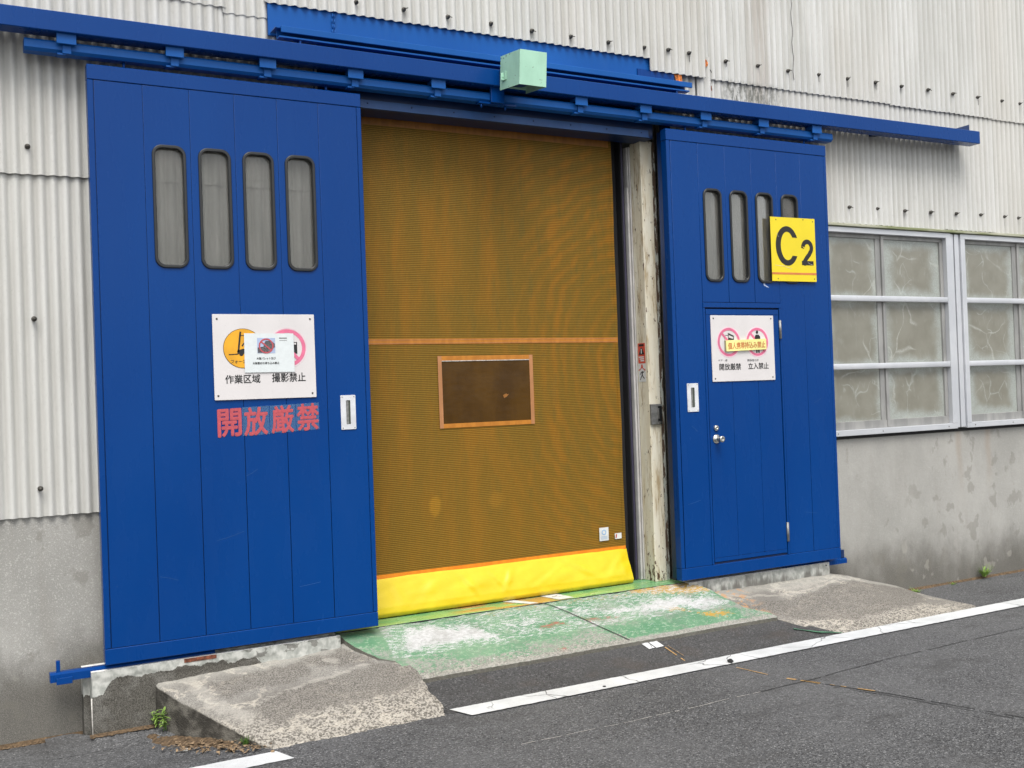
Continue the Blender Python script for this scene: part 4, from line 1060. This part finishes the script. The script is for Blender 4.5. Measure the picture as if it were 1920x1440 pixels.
flat('window_glow', [[(2.708, 1.398), (2.733, 1.409), (2.740, 1.402), (2.755, 1.404), (2.736, 1.386), (2.714, 1.376)]], .351, .001, 'sheet_tape_dark', wd)  # brighter shape painted on the vinyl as a light seen through it
# yellow skirt
m = MB()
def sk(u, v):
    x = lerp(SX0, SX1+.006+.014*v, u)
    prof = [(0, .357, .225), (.06, .350, .213), (.25, .333, .170), (.5, .309, .105), (.72, .292, .045), (.88, .288, .000), (.95, .303, -.024), (1, .35, -.029)]
    y = pl(v, [(a, b) for a, b, c in prof]); z = pl(v, [(a, c) for a, b, c in prof])
    b = math.sin(math.pi*min(1, v*1.1))
    # soft bellies and diagonal creases
    cr = .016*mnoise.noise(Vector((x*2.2, v*1.2, 0))) + .008*mnoise.noise(Vector((x*5+v*3, v*2.5, 3)))
    for cx, sl_, w_, a_ in ((2.38, .18, .045, .010), (2.66, -.12, .042, .012), (2.60, .20, .035, .006), (3.30, .40, .09, .009), (2.05, -.2, .08, .008), (3.55, -.22, .06, .007), (1.85, .1, .05, .006), (2.98, -.5, .07, .006)):
        d = (x-cx-sl_*(v-.5))/w_; cr += a_*math.exp(-d*d)*math.sin(2.2*d+.6)*math.sin(math.pi*min(1, max(0, v*1.15-.05)))**1.5
    y -= b*cr*.62
    if u > .97: y += (u-.97)/.03*.012*b
    z -= .010*max(0, (x-3.2))*0
    return (x, y, z)
m.grid(220, 40, sk); skirt = m.build('yellow_skirt', 'yellow_pvc', S)
pan('skirt_seam', SX0, SX1, .196, .2085, .008, 'yellow_pvc', skirt, nv=1)
m = MB(); m.tube((SX0, .335, .02), (SX1-.03, .335, .02), .036, n=20); m.build('weight_bar', 'black_inside', skirt)
# patches glued on the curtain
lb = flat('care_label', [rect(3.468, 3.549, .300, .397)], .351, .001, 'sticker_white', S)
flat('label_mark', [ell(3.508, .362, .020, .020, 20), ell(3.508, .362, .013, .013, 20)], .3495, .0008, 'sticker_blue', lb)
m = MB()
for k in range(3): m.box(3.482, 3.536, .3498, .3505, .312+k*.009, .3145+k*.009)
m.build('print', 'sticker_blue', lb)
lb2 = flat('maker_label', [rect(3.603, 3.662, .303, .345)], .350, .001, 'sticker_white', S)
flat('label_mark', [[(3.608, .31), (3.617, .309), (3.622, .34), (3.612, .336)]], .349, .0008, 'ink_red_dark', lb2)
# guides
m = MB(); m.box(3.73, 3.80, .46, .60, -.03, 3.4); m.build('guide_back', 'black_inside', S)
m = MB(); m.box(3.812, 3.828, .392, .46, -.03, 3.4, .004); m.build('guide_brush', 'purple_strip', S)
m = MB(); m.box(3.804, 3.8115, .40, .62, -.03, 3.4); m.box(3.8285, 3.842, .41, .46, -.03, 3.4); m.build('guide_side', 'black_inside', S)
gr = MB()
gr.box(3.843, 3.855, .372, .46, -.03, 2.93, .003); gr.box(3.859, 3.868, .384, .46, -.03, 3.24, .002); gr.box(3.871, 3.883, .374, .46, -.03, 3.24, .003); gr.build('guide_rail', 'rail_grey', S)
m = MB(); m.box(1.30, 1.44, .38, .46, -.03, 3.4); m.build('guide_rail', 'rail_grey', S)
m = MB(); m.box(3.70, 3.84, .62, .66, -.03, 3.4); m.build('guide_backplate', 'black_inside', S)

# ================================================================== STEEL POST
Pst = thing('steel_post', 'cream painted steel post with peeling rusty paint between shutter and right door', 'post', (3.93, .3, -.03))
m = MB(); m.box(3.885, 3.990, .247, .380, -.033, 3.262, .003); m.build('column', 'post_paint', Pst)
m = MB(); m.box(3.992, 4.030, .262, .330, -.033, 3.262, .002); m.build('edge_strip', 'post_peeling', Pst)
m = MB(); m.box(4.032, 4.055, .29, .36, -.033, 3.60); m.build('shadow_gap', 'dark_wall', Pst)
m = MB(); m.box(4.045, 4.125, .175, .215, -.033, 3.42, .002); m.build('door_stop_plate', 'blue_dark', Pst)
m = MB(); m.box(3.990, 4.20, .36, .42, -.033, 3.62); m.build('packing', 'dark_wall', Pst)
lk = thing('lock_keeper', 'grey metal lock keeper box with a slot screwed on the cream post', 'lock', (3.94, .23, 1.2))
m = MB(); m.box(3.885, 3.985, .225, .246, 1.138, 1.290, .002); m.build('case', 'dull_steel', lk)
m = MB(); m.box(3.944, 3.980, .221, .2245, 1.162, 1.275); m.build('slot', 'ink_black', lk)
m = MB(); m.box(3.944, 3.954, .214, .2205, 1.18, 1.258, .001); m.box(3.952, 3.972, .212, .2205, 1.148, 1.160, .001); m.build('strike', 'steel', lk)
# warning sticker on the post's left cheek is seen on its front
ws = thing('warning_sticker', 'red and white falling-object warning sticker on the cream post', 'sticker', (3.884, .3, 1.6))
def cheek(name, pts, mat, off):   # flat shape on the left side (x = const) of the post; pts in (y, z)
    m = MB(); m.prism(pts, 'x', 3.8838-off, 3.8838-off-.0006); return m.build(name, mat, ws)
cheek('sticker_red', [(.365, 1.598), (.275, 1.598), (.275, 1.750), (.365, 1.750)], 'sticker_red', 0)
cheek('sticker_white', [(.365, 1.460), (.275, 1.460), (.275, 1.597), (.365, 1.597)], 'sticker_white', 0)
cheek('pictogram', [(.355, 1.665), (.285, 1.665), (.312, 1.715), (.328, 1.715)], 'ink_black', .001)
cheek('pictogram', [(.325, 1.672), (.315, 1.672), (.315, 1.708), (.325, 1.708)], 'sticker_white', .002)
cheek('lettering', [(.35, 1.728), (.29, 1.728), (.29, 1.742), (.35, 1.742)], 'ink_black', .001)
for k in range(3): cheek('lettering', [(.355-.01*k, 1.642-k*.014), (.290, 1.642-k*.014), (.290, 1.650-k*.014), (.355-.01*k, 1.650-k*.014)], 'sticker_white', .001)
cheek('arrow', [(.33, 1.59), (.31, 1.59), (.31, 1.572), (.302, 1.572), (.32, 1.556), (.338, 1.572), (.33, 1.572)], 'sticker_red', .001)
for a, b in (([(.362, 1.545), (.335, 1.560)], .008), ([(.305, 1.560), (.278, 1.545)], .008)): cheek('roof_mark', stroke(a, b), 'sticker_red', .001)
for pts, wd_ in (([(.318, 1.540), (.322, 1.510)], .013), ([(.322, 1.512), (.335, 1.492), (.345, 1.474)], .008), ([(.322, 1.512), (.308, 1.496), (.292, 1.484)], .008), ([(.318, 1.535), (.338, 1.525), (.345, 1.512)], .006), ([(.318, 1.535), (.300, 1.53), (.292, 1.542)], .006)):
    cheek('runner', stroke(pts, wd_), 'ink_black', .001)

# ================================================================== SIGNS
def board_sign(name, label, cat, x0, x1, z0, z1, mat, y=-.008, th=.006, r=.004):
    s = thing(name, label, cat, ((x0+x1)/2, 0, z0)); flat('board', [rrect(x0, x1, z0, z1, r, 2)], y, th, mat, s, .0008); return s
def screws(s, pts, y, r=.006):
    for x, z in pts:
        m = MB(); m.lathe_y(x, z, [(y, r), (y-.003, r*.8), (y-.0035, 0)], 12); m.build('screw', 'bolt_dark', s)
YF = -.0092
s1 = board_sign('work_area_sign', 'white sign with an orange forklift circle and a pink prohibition ring on the left door', 'sign', .634, 1.240, 1.427, 1.925, 'sign_white')
screws(s1, [(.660, 1.898), (1.215, 1.898), (.655, 1.452), (1.216, 1.452)], -.008)
flat('pictogram_ring', [ell(.807, 1.725, .1165)], YF, .0014, 'ring_brown', s1); flat('pictogram_disc', [ell(.807, 1.725, .1130)], YF-.001, .0014, 'yellow_orange', s1)
fk = [stroke([(.793, 1.823), (.778, 1.705)], .010), stroke([(.793, 1.800), (.86, 1.800)], .004), stroke([(.722, 1.690), (.778, 1.692)], .0055)]
for p in fk: flat('forklift', [p], YF-.002, .0012, 'ink_black', s1)
flat('forklift', [[(.771, 1.712), (.800, 1.722), (.835, 1.726), (.870, 1.722), (.870, 1.694), (.772, 1.694)]], YF-.002, .0012, 'ink_black', s1)
flat('forklift', [ell(.795, 1.694, .013, n=20)], YF-.0025, .0012, 'ink_black', s1)
flat('driver', [stroke([(.835, 1.76), (.812, 1.755), (.800, 1.738)], .008)], YF-.002, .0012, 'ink_black', s1); flat('driver', [ell(.83, 1.775, .010, n=16)], YF-.002, .0012, 'ink_black', s1)
text('lettering', 'フォークリフト', .733, .885, 1.638, 1.660, YF-.002, 'ring_brown', s1, .03)
flat('prohibition_ring', [ell(1.070, 1.725, .119), ell(1.070, 1.725, .1165)], YF, .0014, 'pink_light', s1)
flat('prohibition_ring', [ell(1.070, 1.725, .112), ell(1.070, 1.725, .090)], YF, .0014, 'pink', s1)
flat('prohibition_bar', [stroke([(1.008, 1.790), (1.134, 1.660)], .020)], YF-.0015, .0012, 'pink', s1)
flat('camera', [rect(1.03, 1.130, 1.690, 1.760), rect(1.108, 1.125, 1.745, 1.757)], YF-.0005, .0012, 'ink_black', s1)
text('lettering', '作業区域', .697, .902, 1.521, 1.572, YF-.0005, 'ink_black', s1, .014); text('lettering', '撮影禁止', .972, 1.176, 1.523, 1.577, YF-.0005, 'ink_black', s1, .014)
# paper notice taped across it
s2 = thing('paper_notice', 'small white paper notice taped over the middle of the forklift sign', 'notice', (.96, -.015, 1.58))
flat('sheet', [[(.811, 1.583), (1.109, 1.582), (1.107, 1.811), (.813, 1.813)]], -.0145, .0008, 'paper', s2)
flat('photo', [rect(.888, .995, 1.695, 1.785)], -.0155, .0006, 'photo_blue', s2)
flat('photo', [[(.890, 1.698), (.89, 1.728), (.925, 1.735), (.935, 1.765), (.97, 1.770), (.993, 1.75), (.993, 1.73), (.965, 1.715), (.945, 1.698)]], -.0163, .0006, 'photo_grey', s2)
flat('prohibition_ring', [ell(.941, 1.738, .044), ell(.941, 1.738, .036)], -.0172, .0006, 'decal_red', s2); flat('prohibition_bar', [stroke([(.912, 1.763), (.970, 1.712)], .008)], -.0175, .0006, 'decal_red', s2)
text('lettering', '木製パレット及び', .882, .996, 1.657, 1.672, -.0156, 'ink_black', s2, .02, .0008); text('lettering', '木製素材の持ち込み禁止', .858, 1.017, 1.629, 1.644, -.0156, 'ink_black', s2, .02, .0008)
m = MB(); m.box(1.020, 1.067, -.0155, -.0148, 1.780, 1.787); m.box(1.020, 1.068, -.0153, -.0148, 1.768, 1.7705); m.build('print', 'ink_grey', s2)
# red sticker characters, one decal each
box4 = [(.646, .786, 1.213, 1.377), (.799, .941, 1.213, 1.381), (.961, 1.098, 1.220, 1.385), (1.116, 1.253, 1.228, 1.391)]
s3 = thing('door_lettering', 'four large red characters on clear film stuck below the forklift sign', 'lettering', (.95, 0, 1.21))
for c, (a, b, z0, z1) in zip('開放厳禁', box4):
    text('character', c, a, b, z0, z1, -.0015, 'decal_red', s3, .026, .0008, .03)
for k, (a, b, z0, z1) in enumerate([(.790, .95, 1.214, 1.384), (.953, 1.108, 1.222, 1.388), (1.111, 1.254, 1.228, 1.392)]):
    flat('film', [[(a, z0), (b, z0+.004), (b, z1+.002), (a, z1-.003)]], .0002, .0006, 'decal_film', s3)
# C2
s4 = thing('bay_number_sign', 'bright yellow plate marked C2 hung over the windows of the right door', 'sign', (5.13, -.02, 2.2))
flat('plate', [[(4.897, 2.202), (5.360, 2.203), (5.361, 2.702), (4.899, 2.699)]], -.018, .003, 'sign_yellow', s4, .0006)
screws(s4, [(4.955, 2.679), (5.338, 2.679), (4.957, 2.222), (5.337, 2.226), (5.237, 2.690)], -.018, .0045)
cx, cz, rx, rz, tx, tz = 5.062, 2.478, .117, .154, .049, .043
a_t = math.degrees(math.asin(.068/rz)); oa = ell(cx, cz, rx, rz, 60, a_t-1, 360-a_t-4)
ia = ell(cx+.002, cz, rx-tx, rz-tz, 60, 38, 360-42)
flat('lettering', [[(p[0], p[1]) for p in oa]+[(q[0], q[1]) for q in ia[::-1]]], -.0192, .0012, 'ink_black', s4)
two = [(5.228, 2.472)] + [(5.271+.045*math.cos(math.radians(t)), 2.470+.048*math.sin(math.radians(t))) for t in range(180, -36, -12)] + [(5.290, 2.418), (5.262, 2.390), (5.238, 2.360), (5.228, 2.333)]
flat('lettering', [stroke(two, .036)], -.0192, .0012, 'ink_black', s4); flat('lettering', [rect(5.210, 5.332, 2.333, 2.366)], -.0196, .0012, 'ink_black', s4)
flat('red_line', [[(4.898, 2.254), (5.3595, 2.257), (5.3595, 2.273), (4.898, 2.270)]], -.0190, .0012, 'label_red', s4)
flat('scratch', [stroke([(4.956, 2.575), (4.968, 2.556), (4.976, 2.545)], .0022)], -.0202, .0008, 'stone_pale', s4); flat('scratch', [stroke([(5.27, 2.357), (5.29, 2.343), (5.32, 2.338)], .0022)], -.0206, .0008, 'stone_pale', s4)
flat('scratch', [stroke([(4.93, 2.325), (5.02, 2.32), (5.10, 2.30)], .0018)], -.0190, .0008, 'sign_white', s4)
# right-hand sign on the wicket door
s5 = board_sign('no_entry_sign', 'white sign with two pink prohibition circles on the wicket door', 'sign', 4.285, 4.899, 1.440, 1.935, 'sign_white')
screws(s5, [(4.310, 1.912), (4.874, 1.912), (4.310, 1.463), (4.874, 1.463)], -.008)
for cx in (4.451, 4.730):
    flat('prohibition_ring', [ell(cx, 1.734, .115), ell(cx, 1.734, .106)], YF, .0014, 'pink_light', s5)
    flat('prohibition_ring', [ell(cx, 1.734, .107), ell(cx, 1.734, .088)], YF-.0003, .0014, 'pink', s5)
    flat('prohibition_bar', [stroke([(cx-.066, 1.800), (cx+.066, 1.668)], .019)], YF, .0012, 'pink', s5)
flat('open_door', [[(4.445, 1.750), (4.445, 1.803), (4.500, 1.782), (4.500, 1.750)], [(4.450, 1.768), (4.450, 1.790), (4.495, 1.774), (4.495, 1.758)]], YF-.001, .0012, 'ink_black', s5)
flat('open_door', [stroke([(4.418, 1.785), (4.445, 1.785)], .0025)], YF-.001, .0012, 'ink_black', s5); flat('open_door', [stroke([(4.408, 1.785), (4.408, 1.665)], .002)], YF-.001, .0012, 'ink_grey', s5)
flat('person_pictogram', [ell(4.730, 1.808, .0115, .0125, 20)], YF-.001, .0012, 'ink_black', s5)
flat('person_pictogram', [[(4.705, 1.760), (4.708, 1.778), (4.718, 1.788), (4.745, 1.788), (4.757, 1.776), (4.760, 1.755), (4.75, 1.73), (4.748, 1.650), (4.737, 1.650), (4.735, 1.69), (4.729, 1.69), (4.727, 1.650), (4.716, 1.650), (4.714, 1.73)]], YF-.0012, .0012, 'ink_black', s5)
text('lettering', '開放厳禁', 4.351, 4.560, 1.524, 1.575, YF-.0005, 'ink_black', s5, .012); text('lettering', '立入禁止', 4.630, 4.834, 1.526, 1.576, YF-.0005, 'ink_black', s5, .012)
text('lettering', 'ドア・扉', 4.347, 4.430, 1.590, 1.606, YF-.0005, 'ink_grey', s5, .012); text('lettering', '関係者以外', 4.625, 4.738, 1.586, 1.604, YF-.0005, 'ink_grey', s5, .012)
s6 = thing('yellow_label', 'pale yellow strip label with red characters across the two prohibition circles', 'label', (4.61, -.03, 1.66))
m = MB(); m.prism([(4.413, 1.664), (4.807, 1.676), (4.805, 1.757), (4.411, 1.746)], 'y', -.024, -.011); m.build('block', 'label_yellow', s6)
m = MB(); m.prism([(4.409, 1.664), (4.4125, 1.664), (4.4105, 1.746), (4.407, 1.746)], 'y', -.0235, -.011); m.build('side', 'label_side', s6)
text('lettering', '個人携帯持込み禁止', 4.428, 4.794, 1.683, 1.734, -.0252, 'label_red', s6, .022, .001, .027)

# ================================================================== WEEDS, LITTER, STONES
def blade(m, p, d, L, w_, droop):
    p = Vector(p); d = Vector(d).normalized(); side = d.cross(Vector((0, 0, 1))); side = (side if side.length > .01 else Vector((1, 0, 0))).normalized()
    pts = []
    for k in range(5):
        t = k/4; q = p+d*(L*t)+Vector((0, 0, -droop*L*t*t)); ww = w_*math.sin(math.pi*(.12+.86*t))**.8*.5; pts.append((q-side*ww, q+side*ww))
    for a, b in zip(pts, pts[1:]): m.quad(tuple(a[0]), tuple(a[1]), tuple(b[1]), tuple(b[0]))
def weed(name, label, x, y, z, h, n, spread, mat, leafy, group=None, w_=.012):
    root = thing(name, label, 'weed', (x, y, z), group); m = MB(); st = MB(); rnd = random.Random(int(x*991))
    if leafy:
        for s_ in range(n):
            ang = rnd.uniform(0, 6.28); tilt = rnd.uniform(.05, .35)*spread; H = h*rnd.uniform(.55, 1)
            tip = Vector((x+math.cos(ang)*tilt*H, y+math.sin(ang)*tilt*H*.6, z+H)); st.tube((x+rnd.uniform(-.01, .01), y, z), tuple(tip), .0018, .0010, 5)
            for k in range(int(6+H*60)):
                t = rnd.uniform(.25, 1); b = Vector((x, y, z)).lerp(tip, t); a = rnd.uniform(0, 6.28)
                blade(m, b, (math.cos(a), math.sin(a), rnd.uniform(.1, .8)), rnd.uniform(.022, .050), w_*rnd.uniform(.6, 1.1), rnd.uniform(.1, .6))
        st.build('stem', 'leaf_green', root)
    else:
        for k in range(n):
            a = rnd.uniform(0, 6.28); blade(m, (x+rnd.uniform(-.02, .02)*spread, y+rnd.uniform(-.01, .01), z), (math.cos(a)*spread, math.sin(a)*spread*.6-.1, rnd.uniform(.6, 1.4)), h*rnd.uniform(.5, 1.1), .0045, rnd.uniform(.1, .6))
    m.build('leaves', mat, root, recalc=False); return root
weed('weed', 'leafy light green weed at the foot of the kerb left of the concrete apron corner', .255, -.015, -.372, .10, 3, .9, 'leaf_light', True)
weed('weed', 'taller leafy weed leaning on the side of the left concrete apron', .285, -.085, -.385, .14, 4, .7, 'leaf_light', True)
weed('weed', 'tiny seedling with broad leaves in the litter beside the left apron', .455, -.235, -.40, .055, 3, 1.0, 'leaf_light', True, w_=.02)
weed('grass_tuft', 'dark grass tuft at the low front corner of the left apron', .615, -.535, -.405, .075, 60, .5, 'leaf_green', False)
weed('grass_tuft', 'bright upright grass tuft against the wall far right of the doors', 7.45, .165, -.39, .16, 110, .8, 'leaf_light', False)
weed('grass_tuft', 'low spreading grass tuft just beyond the right apron at the wall foot', 6.50, .12, -.41, .07, 60, 1.5, 'leaf_light', False)
weed('grass_tuft', 'thin sparse grass tuft at the wall foot between two larger tufts', 7.02, .165, -.41, .05, 22, 1.5, 'leaf_light', False)
m = MB()
def foot(u, v):
    x = lerp(-.30, .33, u); k = min(1, max(0, (x+.16)/.10)); y = lerp(lerp(.19, .016, k), -.16, v)
    return (x, y, lerp(-.372, -.4085, v**.7)*min(1, max(0, 1)) - (1-k)*.02*(1-v) + .004*fbm(x, y, 12)*(1-v))
m.grid(50, 12, foot); struct(m.build('asphalt_shoulder', 'asphalt'))
m = MB()
m.grid(60, 3, lambda u, v: (lerp(-.09, .30, u), .016-.035*v*(1+.5*fbm(u*9, 0, 3)), -.366-.010*v)); struct(m.build('mortar_fillet', 'soil'))
# soil in the corner and dry leaves
m = MB()
def soil(u, v):
    t = u; bx, by = lerp(.12, .70, t), lerp(.0, -.56, t**.85)
    w_ = (.02+.13*math.sin(math.pi*min(1, .1+t*.9)))*(1+.35*fbm(bx, by, 14)); x = bx-v*w_*.8+.03; y = by-v*w_*.6+.02
    return (x, y, -.4075+.012*(1-v)*(1+fbm(x, y, 20))-.006*v)
m.grid(60, 10, soil); so_ = m.build('soil_heap', 'soil'); tag(so_, kind='stuff')
m = MB(); rnd = random.Random(5)
for k in range(230):
    t = rnd.uniform(.25, 1.02); bx, by = lerp(.22, .72, t), lerp(-.12, -.60, t**.85); x = bx-rnd.uniform(0, .15); y = by-rnd.uniform(-.02, .07)
    x += rnd.gauss(0, .03); y += rnd.gauss(0, .02); a = rnd.uniform(0, 6.28); blade(m, (x, y, -.400+rnd.uniform(0, .014)), (math.cos(a), math.sin(a), rnd.uniform(-.1, .5)), rnd.uniform(.008, .038), rnd.uniform(.006, .022), rnd.uniform(0, .8))
lf = m.build('dry_leaves', 'leaf_dry', recalc=False); tag(lf, kind='stuff')
m = MB()
for k in range(70):
    x = rnd.uniform(-.6, .2); y = .185-rnd.uniform(0, .02)-(.04 if x > -.1 else 0)*0; y = y if x < -.08 else .008-rnd.uniform(0, .02); a = rnd.uniform(0, 6.28)
    blade(m, (x, y, -.404), (math.cos(a), math.sin(a), .1), rnd.uniform(.008, .02), .008, .1)
tag(m.build('wall_foot_litter', 'leaf_dry', recalc=False), kind='stuff')
# strip of mortar fillet along the wall foot
m = MB()
m.grid(80, 2, lambda u, v: (lerp(-9, -.105, u), .196-.020*v*(1+.4*fbm(u*9, 0, 3)), -.385-.027*v)); struct(m.build('mortar_fillet', 'soil'))
m = MB(); m.grid(120, 2, lambda u, v: (lerp(6.5, 21, u), .202-.022*v*(1+.5*fbm(u*20, 0, 3)), -.390-.022*v)); struct(m.build('mortar_fillet', 'soil'))
def stone(x, y, z, r, mat, name, label, cat, flatf=.6):
    bm = bmesh.new(); bmesh.ops.create_icosphere(bm, subdivisions=2, radius=r)
    for v in bm.verts: v.co *= 1+.35*mnoise.noise(v.co*(1.6/r)+Vector((x*7, y*7, 0))); v.co.z *= flatf
    m = MB(); bm.transform(Matrix.Translation((x, y, z+r*flatf*.7))); m.bm(bm, smooth=False); o = m.build(name, mat); return tag(o, label, cat)
stone(3.735, -.745, -.402, .020, 'tar', 'tar_lump', 'black lump of tar lying at the lower edge of the long white line', 'tar lump', .7)
tar2 = stone(2.755, -.735, -.403, .010, 'tar', 'tar_lump', 'small black chip on the long white line nearer the left apron', 'tar lump', .5)
stone(6.28, .05, -.37, .020, 'sticker_white', 'pale_stone', 'small white pebble at the right edge of the right apron', 'stone', .5)
stone(.33, -.42, -.41, .018, 'stone_pale', 'pale_stone', 'pale flat pebble on the asphalt left of the dry leaves', 'stone', .45)
m = MB(); blade(m, (.70, -.60, -.405), (.6, -.1, .25), .08, .022, .3); blade(m, (.72, -.62, -.402), (.5, .2, .2), .05, .018, .2)
o = m.build('fallen_leaf', 'leaf_green', recalc=False); tag(o, 'dark green fallen leaf beside the grass at the low corner of the left apron', 'leaf')
